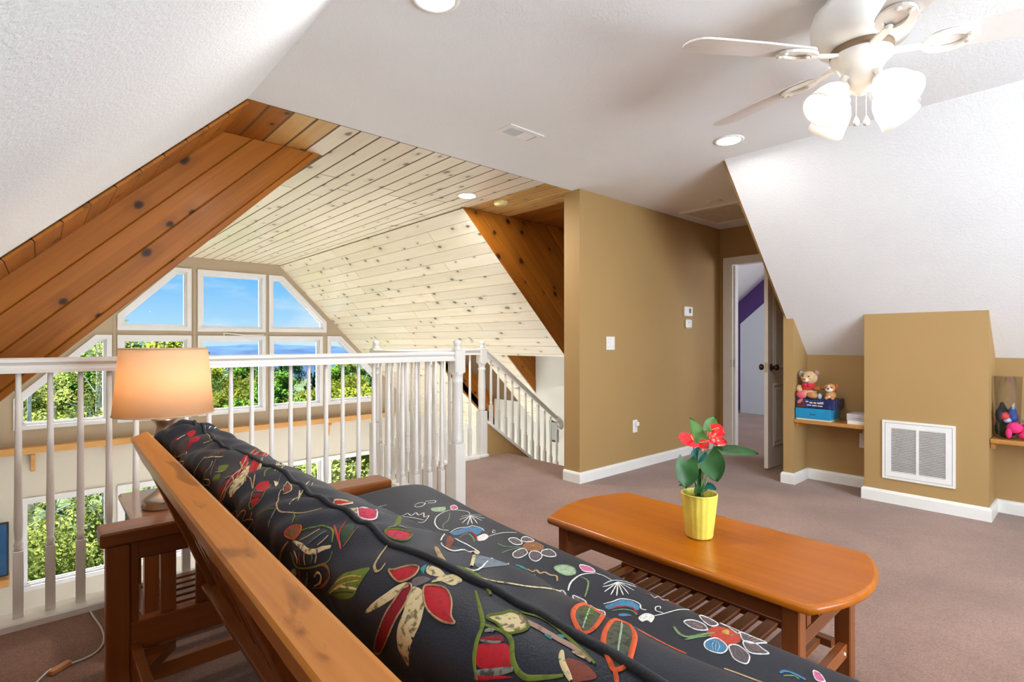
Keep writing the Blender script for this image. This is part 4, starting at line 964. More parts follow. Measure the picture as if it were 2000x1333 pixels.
 ('embroidered_flower', [["f","red",0.00186,"tan",[[0.312,0.552],[0.316,0.544],[0.328,0.532],[0.332,0.52],[0.324,0.512],[0.316,0.512],[0.308,0.52],[0.308,0.536]]],["f","cream",0.0,None,[[0.312,0.508],[0.308,0.504],[0.292,0.512],[0.276,0.532],[0.264,0.556],[0.276,0.544],[0.292,0.528],[0.308,0.516]]],["f","dred",0.00134,"tan",[[0.312,0.504],[0.304,0.492],[0.288,0.488],[0.264,0.5],[0.216,0.548],[0.212,0.564],[0.264,0.52],[0.288,0.508],[0.304,0.508]]],["f","cream",0.0,None,[[0.312,0.496],[0.312,0.476],[0.3,0.46],[0.28,0.452],[0.24,0.472],[0.252,0.484],[0.268,0.484],[0.288,0.484],[0.304,0.496]]],["f","red",0.00187,"tan",[[0.316,0.484],[0.324,0.476],[0.328,0.46],[0.32,0.44],[0.308,0.424],[0.304,0.412],[0.3,0.428],[0.3,0.448],[0.304,0.464]]],["f","cream",0.0,None,[[0.34,0.512],[0.344,0.496],[0.34,0.48],[0.332,0.492],[0.332,0.504]]],["f","cream",0.0,None,[[0.324,0.484],[0.336,0.484],[0.348,0.476],[0.348,0.46],[0.336,0.46],[0.332,0.476]]],["f","greybrown",0.0,None,[[0.316,0.508],[0.324,0.504],[0.328,0.492],[0.324,0.488],[0.312,0.496]]],["f","teal",0.0,None,[[0.332,0.516],[0.34,0.516],[0.332,0.508],[0.328,0.504]]]]),
 ('embroidered_flower', [["l","olive",0.00418,None,[[0.344,0.432],[0.328,0.404],[0.316,0.384],[0.304,0.376],[0.292,0.368],[0.28,0.356]]],["l","olive",0.00433,None,[[0.316,0.384],[0.32,0.36],[0.316,0.344],[0.304,0.328],[0.3,0.312],[0.308,0.296],[0.316,0.284]]],["f","red",0.0,None,[[0.3,0.372],[0.312,0.348],[0.308,0.336],[0.3,0.324],[0.288,0.36]]],["f","dred",0.0,None,[[0.304,0.376],[0.316,0.36],[0.312,0.352],[0.304,0.372]]],["l","grey",0.00272,None,[[0.304,0.372],[0.308,0.36],[0.312,0.352]]],["l","grey",0.00517,None,[[0.284,0.36],[0.292,0.34],[0.3,0.324]]],["f","red",0.0,None,[[0.284,0.356],[0.296,0.32],[0.28,0.356]]],["l","grey",0.00466,None,[[0.312,0.376],[0.316,0.372],[0.316,0.368]]]]),
 ('embroidered_leaf', [["f","cream",0.00283,"olive",[[0.324,0.388],[0.336,0.38],[0.344,0.376],[0.344,0.36],[0.336,0.344],[0.328,0.344],[0.32,0.356],[0.324,0.372]]]]),
 ('embroidered_leaf', [["f","lattice",0.00472,"orange",[[0.38,0.332],[0.404,0.348],[0.44,0.364],[0.44,0.352],[0.432,0.336],[0.38,0.304],[0.36,0.3],[0.364,0.312]]]]),
 ('embroidered_leaf', [["f","lattice",0.00456,"orange",[[0.36,0.28],[0.392,0.3],[0.432,0.32],[0.436,0.308],[0.392,0.272],[0.36,0.252],[0.348,0.248],[0.34,0.252],[0.344,0.26]]],["l","orange",0.00375,None,[[0.34,0.252],[0.336,0.248],[0.332,0.244]]]]),
 ('embroidered_leaf', [["l","teal2",0.0032,None,[[0.436,0.304],[0.436,0.284],[0.432,0.26],[0.428,0.244]]],["l","orange",0.00201,None,[[0.428,0.292],[0.428,0.268],[0.424,0.24]]]]),
 ('embroidered_vine', [["l","olive",0.00355,None,[[0.348,0.368],[0.352,0.34],[0.348,0.312],[0.34,0.284],[0.336,0.268]]],["l","brownpink",0.00532,None,[[0.344,0.364],[0.34,0.352],[0.34,0.312],[0.34,0.292],[0.336,0.272]]],["l","cream",0.002,None,[[0.336,0.292],[0.336,0.284],[0.336,0.276]]],["f","teal",0.0,None,[[0.34,0.324],[0.34,0.32],[0.336,0.316],[0.336,0.324]]],["f","teal",0.0,None,[[0.344,0.316],[0.348,0.312],[0.348,0.308],[0.34,0.312]]],["l","cream",0.00495,None,[[0.332,0.3],[0.324,0.292],[0.316,0.276]]],["f","brownred",0.0,None,[[0.328,0.292],[0.332,0.276],[0.328,0.26],[0.32,0.268],[0.316,0.276]]]]),
 ('embroidered_vine', [["l","tan",0.00482,None,[[0.416,0.204],[0.42,0.196],[0.42,0.184],[0.424,0.176],[0.424,0.168]]]]),
 ('embroidered_flower', [["f","blue",0.0,None,[[1.148,1.4],[1.184,1.404],[1.22,1.396],[1.228,1.356],[1.192,1.328],[1.188,1.364],[1.148,1.368]]],["l","white",0.00403,None,[[1.144,1.4],[1.176,1.416],[1.204,1.404],[1.224,1.404],[1.232,1.368],[1.224,1.34]]],["l","red",0.00455,None,[[1.148,1.368],[1.188,1.376],[1.188,1.336],[1.168,1.288]]],["l","green",0.00449,None,[[1.144,1.348],[1.176,1.356],[1.172,1.32],[1.156,1.284]]],["f","white",0.0,None,[[1.18,1.312],[1.212,1.32],[1.208,1.292],[1.184,1.276],[1.168,1.288]]],["l","white",0.00264,None,[[1.208,1.292],[1.26,1.296],[1.308,1.284]]],["l","white",0.00233,None,[[1.244,1.308],[1.236,1.312],[1.252,1.332],[1.252,1.32]]]]),
 ('embroidered_flower', [["f","petal",0.00284,"white",[[1.24,1.236],[1.264,1.236],[1.26,1.2],[1.244,1.18],[1.228,1.192]]],["f","petal",0.0029,"white",[[1.284,1.228],[1.312,1.236],[1.308,1.196],[1.276,1.188],[1.264,1.2]]],["f","petal",0.00267,"white",[[1.188,1.144],[1.228,1.152],[1.22,1.12],[1.192,1.108],[1.176,1.116]]],["f","petal",0.00265,"white",[[1.236,1.12],[1.248,1.104],[1.236,1.076],[1.204,1.06],[1.2,1.08],[1.216,1.108]]],["f","petal",0.0027,"white",[[1.264,1.108],[1.292,1.108],[1.288,1.08],[1.268,1.056],[1.248,1.064],[1.244,1.088]]],["f","brown",0.0,None,[[1.244,1.172],[1.276,1.188],[1.308,1.184],[1.296,1.136],[1.264,1.112],[1.236,1.12],[1.232,1.148]]],["f","mustard",0.0,None,[[1.252,1.164],[1.28,1.172],[1.284,1.144],[1.256,1.14]]],["l","green",0.00431,None,[[1.196,1.228],[1.2,1.192],[1.232,1.16]]],["l","green",0.00422,None,[[1.168,1.168],[1.196,1.168],[1.224,1.16]]]]),
 ('embroidered_flower', [["l","white",0.00323,None,[[1.276,1.504],[1.248,1.492],[1.224,1.484]]],["l","white",0.0032,None,[[1.276,1.504],[1.244,1.476],[1.212,1.448]]],["l","white",0.00319,None,[[1.276,1.504],[1.244,1.46],[1.216,1.424]]],["l","white",0.00319,None,[[1.276,1.504],[1.252,1.46],[1.232,1.42]]],["l","white",0.0032,None,[[1.276,1.504],[1.264,1.46],[1.248,1.416]]],["l","white",0.00324,None,[[1.276,1.504],[1.28,1.472],[1.28,1.44]]],["l","white",0.00328,None,[[1.276,1.504],[1.292,1.484],[1.308,1.464]]],["l","paleteal",0.00495,None,[[1.244,1.508],[1.284,1.512],[1.324,1.504]]]]),
 ('embroidered_vine', [["l","white",0.00352,None,[[1.252,1.592],[1.216,1.58],[1.18,1.552],[1.152,1.504],[1.14,1.452],[1.152,1.42]]],["l","green",0.00315,None,[[1.236,1.568],[1.196,1.504],[1.164,1.476],[1.148,1.444]]],["l","white",0.00298,None,[[1.252,1.592],[1.28,1.572],[1.296,1.548],[1.28,1.512]]],["f","pink",0.00267,"white",[[1.268,1.624],[1.292,1.636],[1.284,1.6],[1.256,1.584]]]]),
 ('embroidered_leaf', [["f","palegreen",0.0,None,[[1.208,1.644],[1.232,1.64],[1.252,1.628],[1.228,1.592],[1.208,1.6],[1.2,1.62]]]]),
 ('embroidered_vine', [["l","white",0.00344,None,[[1.184,1.712],[1.204,1.72],[1.216,1.704],[1.196,1.684],[1.18,1.688],[1.18,1.704]]],["l","white",0.00312,None,[[1.224,1.72],[1.256,1.712],[1.244,1.692],[1.224,1.7]]]]),
 ('embroidered_flower', [["l","white",0.00324,None,[[1.116,1.652],[1.12,1.648],[1.136,1.656],[1.136,1.628],[1.156,1.64],[1.152,1.612],[1.172,1.62],[1.156,1.584],[1.172,1.584],[1.136,1.544],[1.124,1.556]]],["l","white",0.00285,None,[[1.116,1.64],[1.132,1.604],[1.144,1.56]]]]),
 ('embroidered_flower', [["l","tan",0.00601,None,[[1.16,1.044],[1.16,1.024],[1.172,1.024],[1.168,1.004],[1.18,1.0],[1.18,0.98],[1.188,0.964],[1.172,0.944]]],["l","teal",0.00673,None,[[1.152,1.084],[1.156,1.068],[1.156,1.04]]]]),
 ('embroidered_leaf', [["f","palegreen",0.00222,"green",[[1.216,1.004],[1.248,0.996],[1.256,0.968],[1.232,0.94],[1.208,0.948],[1.204,0.976]]]]),
 ('embroidered_vine', [["f","pink",0.00254,"white",[[1.288,0.976],[1.304,0.956],[1.292,0.924],[1.264,0.936],[1.272,0.96]]],["l","white",0.0048,None,[[1.284,0.916],[1.244,0.928],[1.204,0.92],[1.18,0.908],[1.16,0.892]]],["l","green",0.00471,None,[[1.232,0.92],[1.232,0.896],[1.208,0.872],[1.168,0.844]]],["l","white",0.00273,None,[[1.284,0.916],[1.292,0.892],[1.288,0.86]]]]),
 ('embroidered_flower', [["l","white",0.00316,None,[[1.296,0.848],[1.26,0.844],[1.236,0.848]]],["l","white",0.00313,None,[[1.296,0.848],[1.256,0.836],[1.22,0.828]]],["l","white",0.00311,None,[[1.296,0.848],[1.252,0.824],[1.22,0.808]]],["l","white",0.00311,None,[[1.296,0.848],[1.26,0.82],[1.228,0.796]]],["l","white",0.00312,None,[[1.296,0.848],[1.268,0.816],[1.244,0.788]]],["l","white",0.00313,None,[[1.296,0.848],[1.28,0.816],[1.26,0.784]]],["l","white",0.00316,None,[[1.296,0.848],[1.296,0.82],[1.292,0.792]]],["l","white",0.0032,None,[[1.296,0.848],[1.312,0.828],[1.324,0.808]]],["l","paleteal",0.00482,None,[[1.248,0.856],[1.296,0.86],[1.336,0.836],[1.336,0.82]]]]),
 ('embroidered_flower', [["f","blue",0.0,None,[[1.172,0.784],[1.196,0.78],[1.224,0.776],[1.236,0.756],[1.232,0.732],[1.212,0.72],[1.208,0.744],[1.188,0.76],[1.168,0.768]]],["l","white",0.00389,None,[[1.176,0.792],[1.2,0.784],[1.224,0.78],[1.24,0.76],[1.24,0.736],[1.224,0.72],[1.228,0.708]]],["l","red",0.00429,None,[[1.172,0.768],[1.2,0.756],[1.212,0.736],[1.196,0.708]]],["l","green",0.00378,None,[[1.168,0.76],[1.192,0.744],[1.2,0.724],[1.192,0.708]]],["f","blue",0.0,None,[[1.168,0.74],[1.18,0.732],[1.184,0.716],[1.176,0.72],[1.164,0.732]]],["f","white",0.0,None,[[1.188,0.7],[1.216,0.7],[1.22,0.68],[1.192,0.668],[1.192,0.68],[1.18,0.684]]],["l","white",0.00287,None,[[1.22,0.68],[1.252,0.672],[1.304,0.668],[1.348,0.664]]],["l","white",0.00287,None,[[1.248,0.676],[1.244,0.692],[1.26,0.704],[1.272,0.7],[1.26,0.692]]]]),
 ('embroidered_vine', [["l","redor",0.00203,None,[[1.308,0.768],[1.324,0.732],[1.344,0.692]]],["l","paleteal",0.00307,None,[[1.32,0.76],[1.308,0.74],[1.34,0.748],[1.32,0.724],[1.356,0.728]]]]),
 ('embroidered_flower', [["f","petal",0.00315,"white",[[1.252,0.624],[1.276,0.616],[1.28,0.592],[1.26,0.572],[1.24,0.584],[1.24,0.604]]],["f","petal",0.00326,"white",[[1.328,0.628],[1.352,0.62],[1.324,0.58],[1.288,0.576],[1.296,0.6]]],["f","petal",0.00321,"white",[[1.352,0.588],[1.356,0.572],[1.352,0.544],[1.312,0.528],[1.336,0.564]]],["f","petal",0.00306,"white",[[1.344,0.536],[1.348,0.508],[1.352,0.488],[1.332,0.476],[1.288,0.484],[1.284,0.504]]],["f","petal",0.0029,"white",[[1.28,0.5],[1.292,0.48],[1.28,0.46],[1.268,0.444],[1.24,0.464],[1.252,0.484]]],["f","petal",0.00282,"white",[[1.232,0.508],[1.248,0.496],[1.232,0.468],[1.208,0.456],[1.192,0.456],[1.192,0.476],[1.208,0.492]]],["f","blue",0.00291,"white",[[1.212,0.548],[1.24,0.54],[1.232,0.516],[1.216,0.504],[1.192,0.504],[1.184,0.524],[1.192,0.54]]],["f","redor",0.0,None,[[1.26,0.572],[1.3,0.572],[1.32,0.556],[1.308,0.524],[1.272,0.504],[1.236,0.508],[1.232,0.532],[1.24,0.556]]],["f","mustard",0.0,None,[[1.268,0.56],[1.304,0.56],[1.316,0.548],[1.284,0.52],[1.256,0.52],[1.26,0.544]]],["f","teal",0.0,None,[[1.28,0.536],[1.296,0.528],[1.284,0.524],[1.272,0.528]]],["l","green",0.00785,None,[[1.212,0.624],[1.196,0.6],[1.2,0.58],[1.24,0.564],[1.26,0.556]]],["l","green",0.00557,None,[[1.184,0.58],[1.212,0.568],[1.244,0.552]]]]),
 ('embroidered_flower', [["l","blue",0.00754,None,[[1.212,0.4],[1.228,0.396],[1.232,0.38],[1.228,0.36]]],["l","green",0.00486,None,[[1.208,0.392],[1.224,0.38],[1.22,0.368]]],["f","pink",0.00226,"white",[[1.276,0.364],[1.276,0.352],[1.252,0.336],[1.244,0.348]]]]),
]
def thread(name, col, speck=.35, dark=(.02, .018, .015), scale=260):
    m, t, b, out = mat(name); tcn = N(t, 'ShaderNodeTexCoord')
    vo = N(t, 'ShaderNodeTexVoronoi'); vo.inputs['Scale'].default_value = scale; t.links.new(tcn.outputs['Object'], vo.inputs['Vector'])
    nz = N(t, 'ShaderNodeTexNoise'); nz.inputs['Scale'].default_value = scale*.55; t.links.new(tcn.outputs['Object'], nz.inputs['Vector'])
    k = ramp(t, nz.outputs['Fac'], [(.52, (0, 0, 0)), (.62, (1, 1, 1))])
    c = mixc(t, mth(t, 'MULTIPLY', k, speck), col, dark)
    t.links.new(c, b.inputs['Base Color']); b.inputs['Roughness'].default_value = .7; b.inputs['Specular IOR Level'].default_value = .25
    bump(t, b, vo.outputs['Distance'], -.5, .003); return m
THREAD = dict(red=(.42, .008, .016), dred=(.22, .005, .012), pinkred=(.52, .03, .07), cream=(.62, .50, .27), tan=(.44, .29, .15), brown=(.24, .10, .04), brownred=(.20, .05, .03), olive=(.13, .17, .02), grey=(.20, .19, .17), greyblue=(.16, .19, .22), greybrown=(.13, .10, .11), white=(.72, .70, .66), orange=(.62, .09, .022), redor=(.45, .05, .025), mustard=(.50, .30, .06), teal=(.04, .25, .25), teal2=(.09, .16, .15), blue=(.055, .19, .33), green=(.16, .26, .11), palegreen=(.32, .42, .28), paleteal=(.38, .48, .48), pink=(.55, .12, .26), petal=(.10, .085, .10), dgreen=(.03, .06, .025), brownpink=(.36, .22, .17), lattice=(.075, .085, .05))
TM = {k: thread('thread_'+k, v, .75 if k in ('cream', 'grey', 'lattice') else .35) for k, v in THREAD.items()}
TK = list(TM)
def smooth2(pts, closed, m):
    n = len(pts); out = []; P_ = [Vector(p) for p in pts]
    rng = range(n) if closed else range(n-1)
    for i in rng:
        g = (lambda k: P_[k % n]) if closed else (lambda k: P_[max(0, min(n-1, k))])
        p0, p1, p2, p3 = g(i-1), g(i), g(i+1), g(i+2)
        for s in range(m): t_ = s/m; out.append(.5*((2*p1)+(p2-p0)*t_+(2*p0-5*p1+4*p2-p3)*t_*t_+(3*p1-p0-3*p2+p3)*t_**3))
    if not closed: out.append(P_[-1])
    return out
def strip(b, pts, w, mi, closed=False, off=.0013):
    n = len(pts); vs = []
    for i, p in enumerate(pts):
        a = pts[(i-1) % n] if closed else pts[max(i-1, 0)]; c_ = pts[(i+1) % n] if closed else pts[min(i+1, n-1)]
        d_ = (c_-a); d_ = d_.normalized() if d_.length > 1e-7 else Vector((1, 0)); nn = Vector((-d_.y, d_.x)); f_ = 1.0 if closed else (.55+.45*min(1, 4*min(i, n-1-i)/max(1, n-1)))
        for s_, h in ((-.5, .0004), (0, off), (.5, .0004)): q = p+nn*w*s_*f_; vs.append(SURF(q.x, q.y, h+.0004))
    fs = []
    for i in range(n if closed else n-1):
        j = (i+1) % n
        for r in range(2): fs.append((3*i+r, 3*j+r, 3*j+r+1, 3*i+r+1))
    b.add(vs, fs, True, mi)
def patch(b, pts, mi, off=.0011):
    n = len(pts); c_ = sum(pts, Vector((0, 0)))/n; vs = [SURF(c_.x, c_.y, off)]; rings = 5
    for r in range(1, rings+1):
        f_ = r/rings; h = off*(1-.6*f_**3)
        for p in pts: q = c_.lerp(p, f_); vs.append(SURF(q.x, q.y, h))
    fs = [(0, 1+(i+1) % n, 1+i) for i in range(n)]
    for r in range(rings-1):
        for i in range(n): fs.append((1+r*n+i, 1+r*n+(i+1) % n, 1+(r+1)*n+(i+1) % n, 1+(r+1)*n+i))
    b.add(vs, fs, True, mi)
def embroider(name, shapes, du=0.0, dv=0.0):
    b = MB(); used = []
    def mi(c): 
        if c not in used: used.append(c)
        return used.index(c)
    for k, col, w, oc, pts in shapes:
        pts = [(u+du, v+dv) for u, v in pts]
        if k == 'l': strip(b, smooth2(pts, False, 5), max(w, .0022), mi(col))
        else:
            sp = smooth2(pts, True, 4); patch(b, sp, mi(col))
            if col == 'lattice':
                def inside(p):
                    r_ = False
                    for a_, c2 in zip(sp, sp[1:]+sp[:1]):
                        if (a_.y > p.y) != (c2.y > p.y) and p.x < (c2.x-a_.x)*(p.y-a_.y)/(c2.y-a_.y)+a_.x: r_ = not r_
                    return r_
                c_ = sum(sp, Vector((0, 0)))/len(sp); R0 = max((p-c_).length for p in sp)
                for ang in (.6, 2.2):
                    e1 = Vector((cos(ang), sin(ang))); e2 = Vector((-e1.y, e1.x))
                    for q in range(-6, 7):
                        run = [c_+e2*q*R0*.24+e1*R0*(-1+.1*g_) for g_ in range(21)]; run = [p for p in run if inside(p)]
                        if len(run) > 3: strip(b, run[1:-1], .0022, mi('palegreen' if ang < 1 else 'olive'), off=.0019)
            if col in ('petal', 'blue') and oc:
                c_ = sum(sp, Vector((0, 0)))/len(sp); far = max(sp, key=lambda p: (p-c_).length); dd = (far-c_)
                for q in (-.35, 0, .35):
                    o2 = Vector((-dd.y, dd.x))*q*.6; strip(b, [c_-dd*.6+o2*.6, c_+o2, c_+dd*.6+o2*.5], max(w*.35, .0010), mi('brownpink' if col == 'petal' else 'white'), off=.0019)
            if oc: strip(b, sp, max(w, .0018), mi(oc), True, .0022)
    return b.obj(name, [TM[c] for c in used], mt, fix=False)
for nm, sh in EMB:
    embroider(nm, sh)
seat_m = [(nm, sh) for nm, sh in EMB if sh and sh[0][4][0][0] > .8]
for nm, sh in seat_m:      # the print repeats over the rest of the seat
    if sum(p[1] for p in sh[0][4])/len(sh[0][4]) < 1.62: embroider(nm, sh, -.20, .28)
#EMBROIDERY_END#

# ================================================================== COFFEE TABLE
TZ = .430; TX0, TX1, TY0, TY1 = 1.562, 2.115, .535, 1.530
tb = thing('coffee_table', 'long orange-brown wooden coffee table with bowed ends and slatted lower shelf', 'coffee table', (1.838, 1.03, 0))
def top_outline(d=0):
    pts = []; n = 14; rc = .03
    for e0, sg in ((TY0, -1), (TY1, 1)):
        arc = []
        for i in range(n+1):
            f_ = i/n; x_ = TX0+d+(TX1-TX0-2*d)*f_; arc.append((x_, e0+sg*(.078*(1-(2*f_-1)**2)-d)))
        pts += arc if sg < 0 else arc[::-1]
    return pts
b = MB(); prof = [(.010, TZ-.030), (.003, TZ-.026), (0, TZ-.018), (0, TZ-.010), (.003, TZ-.004), (.010, TZ)]
n = len(top_outline()); vs = []
for d, z in prof: vs += [(p[0], p[1], z) for p in top_outline(d)]
fs = [(r*n+i, r*n+(i+1) % n, (r+1)*n+(i+1) % n, (r+1)*n+i) for r in range(len(prof)-1) for i in range(n)]
b.add(vs, fs, True); b.add([(p[0], p[1], TZ) for p in top_outline(.010)], [tuple(range(n))]); b.add([(p[0], p[1], TZ-.03) for p in top_outline(.010)], [tuple(range(n))[::-1]]); b.obj('table_top', m_ttop, tb)
lx0, lx1, ly0, ly1, ls = TX0+.028, TX1-.028, TY0+.035, TY1-.035, .05
for (x, y) in ((lx0, ly0), (lx1-ls, ly0), (lx0, ly1-ls), (lx1-ls, ly1-ls)): MB().box(x, x+ls, y, y+ls, 0, TZ-.03, .004).obj('leg', m_tz, tb)
for x in (lx0+.008, lx1-ls+.008): MB().box(x, x+.022, ly0+ls, ly1-ls, TZ-.085, TZ-.03, .002).obj('apron', m_ty, tb)
for y in (ly0+.010, ly1-ls+.014):
    MB().box(lx0+ls, lx1-ls, y, y+.024, TZ-.050, TZ-.03, .002).obj('end_rail', m_tx, tb)
    MB().box(lx0+ls, lx1-ls, y, y+.026, TZ-.165, TZ-.120, .002).obj('end_rail', m_tx, tb)
    for k in range(4): xx = lx0+ls+.045+k*.096; MB().box(xx, xx+.034, y+.004, y+.022, TZ-.120, TZ-.05, .001).obj('end_slat', m_tz, tb)
    MB().box(lx0+ls, lx1-ls, y, y+.026, .085, .130, .002).obj('stretcher', m_tx, tb)
sx0, sx1 = lx0+.085, lx1-.085
for x in (sx0, sx1-.035): MB().box(x, x+.035, ly0+.036, ly1-.036, .130, .155, .002).obj('shelf_rail', m_ty, tb)
me = MB().box(-(sx1-sx0)/2+.035, (sx1-sx0)/2-.035, -.020, .020, -.009, .009, .001).mesh('shelf_slat'); me.materials.append(m_tx)
for k in range(12): link('shelf_slat', me, tb, Matrix.Translation(((sx0+sx1)/2, ly0+.09+k*(ly1-ly0-.18)/11, .141)))
b = MB(); b.ball((lx1-ls-.03, ly0+.009, .108), (.006, .004, .006), 8, 6); b.obj('screw_cap', m_vent, tb)

# ================================================================== POTTED ANTHURIUM
R_ = Vector((.7456, -.6664, 0)); F_ = Vector((.6664, .7456, 0)); UPV = Vector((0, 0, 1))
PB = Vector((1.828, 1.003, TZ))
m_leaf = plain('anthurium_leaf', (.020, .085, .014), .42, .3, var=.35, scale=9)
m_leaft = plain('anthurium_leaf_teal', (.010, .105, .085), .4, .3, var=.3, scale=9)
m_leafy = plain('anthurium_leaf_light', (.060, .16, .022), .42, .3, var=.25, scale=9)
m_stem = plain('anthurium_stem', (.15, .22, .07), .5)
m_stemr = plain('anthurium_stem_red', (.22, .08, .05), .5)
m_vein = plain('leaf_rim', (.16, .28, .10), .5)
m_red = plain('red_spathe', (.70, .008, .014), .32, .35, var=.15, coat=.15)
m_spad = plain('yellow_spadix', (.75, .42, .16), .5)
pot = thing('flower_pot', 'ribbed yellow ceramic flower pot on the coffee table', 'pot', PB)
b = MB(); n = 72; pr = [(.040, 0), (.0465, .003), (.0475, .006), (.0585, .108), (.0632, .150), (.0640, .158), (.0655, .160), (.0640, .163), (.0600, .162), (.0590, .156), (.0560, .135)]
for r, z in pr:
    for k in range(n):
        a = 2*pi*k/n; rr = r*(1+(.030 if k % 4 == 0 else -.008)*(1 if .004 < z < .159 else 0)); b.v.append(tuple(PB+Vector((rr*cos(a), rr*sin(a), z))))
for i in range(len(pr)-1):
    for k in range(n): b.f.append((i*n+k, i*n+(k+1) % n, (i+1)*n+(k+1) % n, (i+1)*n+k)); b.sm.append(True); b.mi.append(0)
b.f.append(tuple(range(n))[::-1]); b.sm.append(False); b.mi.append(0)
b.obj('pot', plain('yellow_glaze', (.80, .70, .11), .28, .5, var=.10, scale=20, coat=.4), pot)
plant = thing('anthurium', 'anthurium with red flowers and dark heart-shaped leaves in the yellow pot', 'plant', PB+Vector((0, 0, .136)))
b = MB(); b.lathe([(.0575, .130), (.040, .137), (0, .140)], PB, 24); b.obj('soil', m_soil, plant)
def at(a, z, d): return PB+R_*a+UPV*z+F_*d
def leaf(name, base, tip, nrm, width, mat_, cup=.18, droop=.12, notch=.22):
    base = Vector(base); tip = Vector(tip); L = (tip-base).length; ey = (tip-base).normalized(); ez = Vector(nrm); ez = (ez-ey*ez.dot(ey)).normalized(); ex = ey.cross(ez)
    b = MB(); nu, nv = 12, 8
    def half(s): # half width at s in 0..1 along leaf, s=0 at petiole
        return width/2*max(0.0, (1-s)**.75*(1.0+.55*s)*1.02) if s > 0 else width/2
    grid = []
    for i in range(nu+1):
        s = i/nu
        for j in range(nv+1):
            f_ = -1+2*j/nv; w = width/2*(sin(pi*min(1, (s*.86+.14)))**.62)*(1-.28*s**3); w = w if s < 1 else .0
            back = -notch*L*(abs(f_)**1.3)*(1-s)**2.2
            yy = s*L+back; xx = f_*w
            zz = cup*width*(f_*f_)*.6-droop*L*s*s+.015*width*sin(9*s+3*f_)
            grid.append(base+ex*xx+ey*yy+ez*zz)
    W_ = nv+1
    b.add(grid, [(i*W_+j, i*W_+j+1, (i+1)*W_+j+1, (i+1)*W_+j) for i in range(nu) for j in range(nv)], True)
    o = b.obj(name, mat_, plant, fix=False); return o
def stem(p1, mat_=None, r=.0022, o=(0, 0)):
    p0 = PB+Vector((o[0], o[1], .132)); p1 = Vector(p1); mid = p0.lerp(p1, .55)+Vector((0, 0, .02))-(p1-p0).cross(UPV).normalized()*.004 if (p1-p0).cross(UPV).length > 1e-4 else p0.lerp(p1, .5)
    b = MB(); pts = [p0*(1-t_)**2+mid*2*t_*(1-t_)+p1*t_*t_ for t_ in [i/8 for i in range(9)]]; b.tube(pts, [r*1.3]*3+[r]*6, 7); b.obj('stem', mat_ or m_stem, plant)
toc = -F_
LV = [  # petiole attach (a, z, d), tip (a, z, d), normal, width, material
 ((-.066, .292, -.055), (-.075, .200, -.085), toc+UPV*.35, .084, m_leaf),
 ((.020, .312, -.035), (.040, .222, -.075), toc+UPV*.45-R_*.15, .094, m_leaf),
 ((.012, .345, .01), (-.022, .438, .02), toc+R_*.55-UPV*.1, .056, m_leafy),
 ((.050, .385, .05), (.082, .438, .06), toc+UPV*.2, .052, m_leafy),
 ((.080, .318, -.01), (.205, .322, -.035), UPV*1.0+toc*.55, .062, m_leaf),
 ((-.005, .318, -.03), (-.045, .283, -.05), toc+UPV*.8, .052, m_leaft),
 ((-.028, .222, -.02), (-.085, .212, -.03), UPV+toc*.7, .040, m_leaft),
 ((-.010, .245, -.01), (-.012, .185, -.02), toc, .034, m_leaf),
 ((.068, .262, .03), (.112, .252, .05), UPV+toc*.5, .034, m_leaft),
 ((.010, .186, -.02), (-.034, .176, -.045), UPV+toc*.8, .036, m_leaf),
 ((.026, .188, .0), (.056, .180, -.02), UPV+toc*.9, .034, m_leaft),
 ((-.020, .185, .03), (-.060, .178, .05), UPV+toc*.4, .034, m_leaf),
]
for i, (p, tp, nr, w, mm) in enumerate(LV):
    leaf('leaf', at(*p), at(*tp), nr, w, mm)
    if i < 9: stem(at(*p), r=.0020, o=(.012*cos(i*2.1), .012*sin(i*2.1)))
SP = [((-.030, .358, -.02), (-.094, .364, -.045), UPV*.8+toc*.7, .072),
      ((.045, .392, .0), (.088, .380, -.02), UPV*.8+toc*.9, .074),
      ((.022, .366, -.045), (.062, .360, -.075), UPV+toc*.28, .070),
      ((-.005, .350, -.02), (.022, .335, -.04), toc+UPV*.7, .042),
      ((.060, .352, .005), (.100, .345, -.01), UPV*.8+toc*.6, .052)]
for i, (p, tp, nr, w) in enumerate(SP):
    leaf('spathe', at(*p), at(*tp), nr, w, m_red, cup=.10, droop=-.05)
    stem(at(*p), m_stemr if i == 0 else m_stem, .0017, (-.01+.005*i, .008-.004*i))
    b = MB(); q0 = at(*p); n_ = (nr.normalized()*.8+(at(*tp)-q0).normalized()*.5).normalized(); b.tube([q0+n_*.002, q0+n_*.018, q0+n_*.034, q0+n_*.037], [.0032, .0036, .0026, .001], 8); b.obj('spadix', m_spad, plant)

# ================================================================== SIDE TABLE AND LAMP
st = thing('end_table', 'small wooden end table behind the futon arm, under the lamp', 'side table', (.42, 2.55, 0))
ex0, ex1, ey0_, ey1_ = .255, .70, 2.27, 2.83
MB().box(ex0, ex1, ey0_, ey1_, .470, .498, .008).obj('table_top', wood('end_table_top', (.30, .12, .05), (.2, .07, .03), 0, .15, 0, coat=.8), st)
for (x, y) in ((ex0+.03, ey0_+.03), (ex1-.075, ey0_+.03), (ex0+.03, ey1_-.075), (ex1-.075, ey1_-.075)): MB().box(x, x+.045, y, y+.045, 0, .47, .003).obj('leg', m_tz, st)
for y in (ey0_+.04, ey1_-.06): MB().box(ex0+.05, ex1-.05, y, y+.02, .42, .47).obj('apron', m_tx, st)
for x in (ex0+.04, ex1-.06): MB().box(x, x+.02, ey0_+.05, ey1_-.05, .42, .47).obj('apron', m_ty, st)
for x in (ex0+.035, ex1-.065): MB().box(x, x+.03, ey0_+.05, ey1_-.05, .085, .12, .002).obj('shelf_rail', m_ty, st)
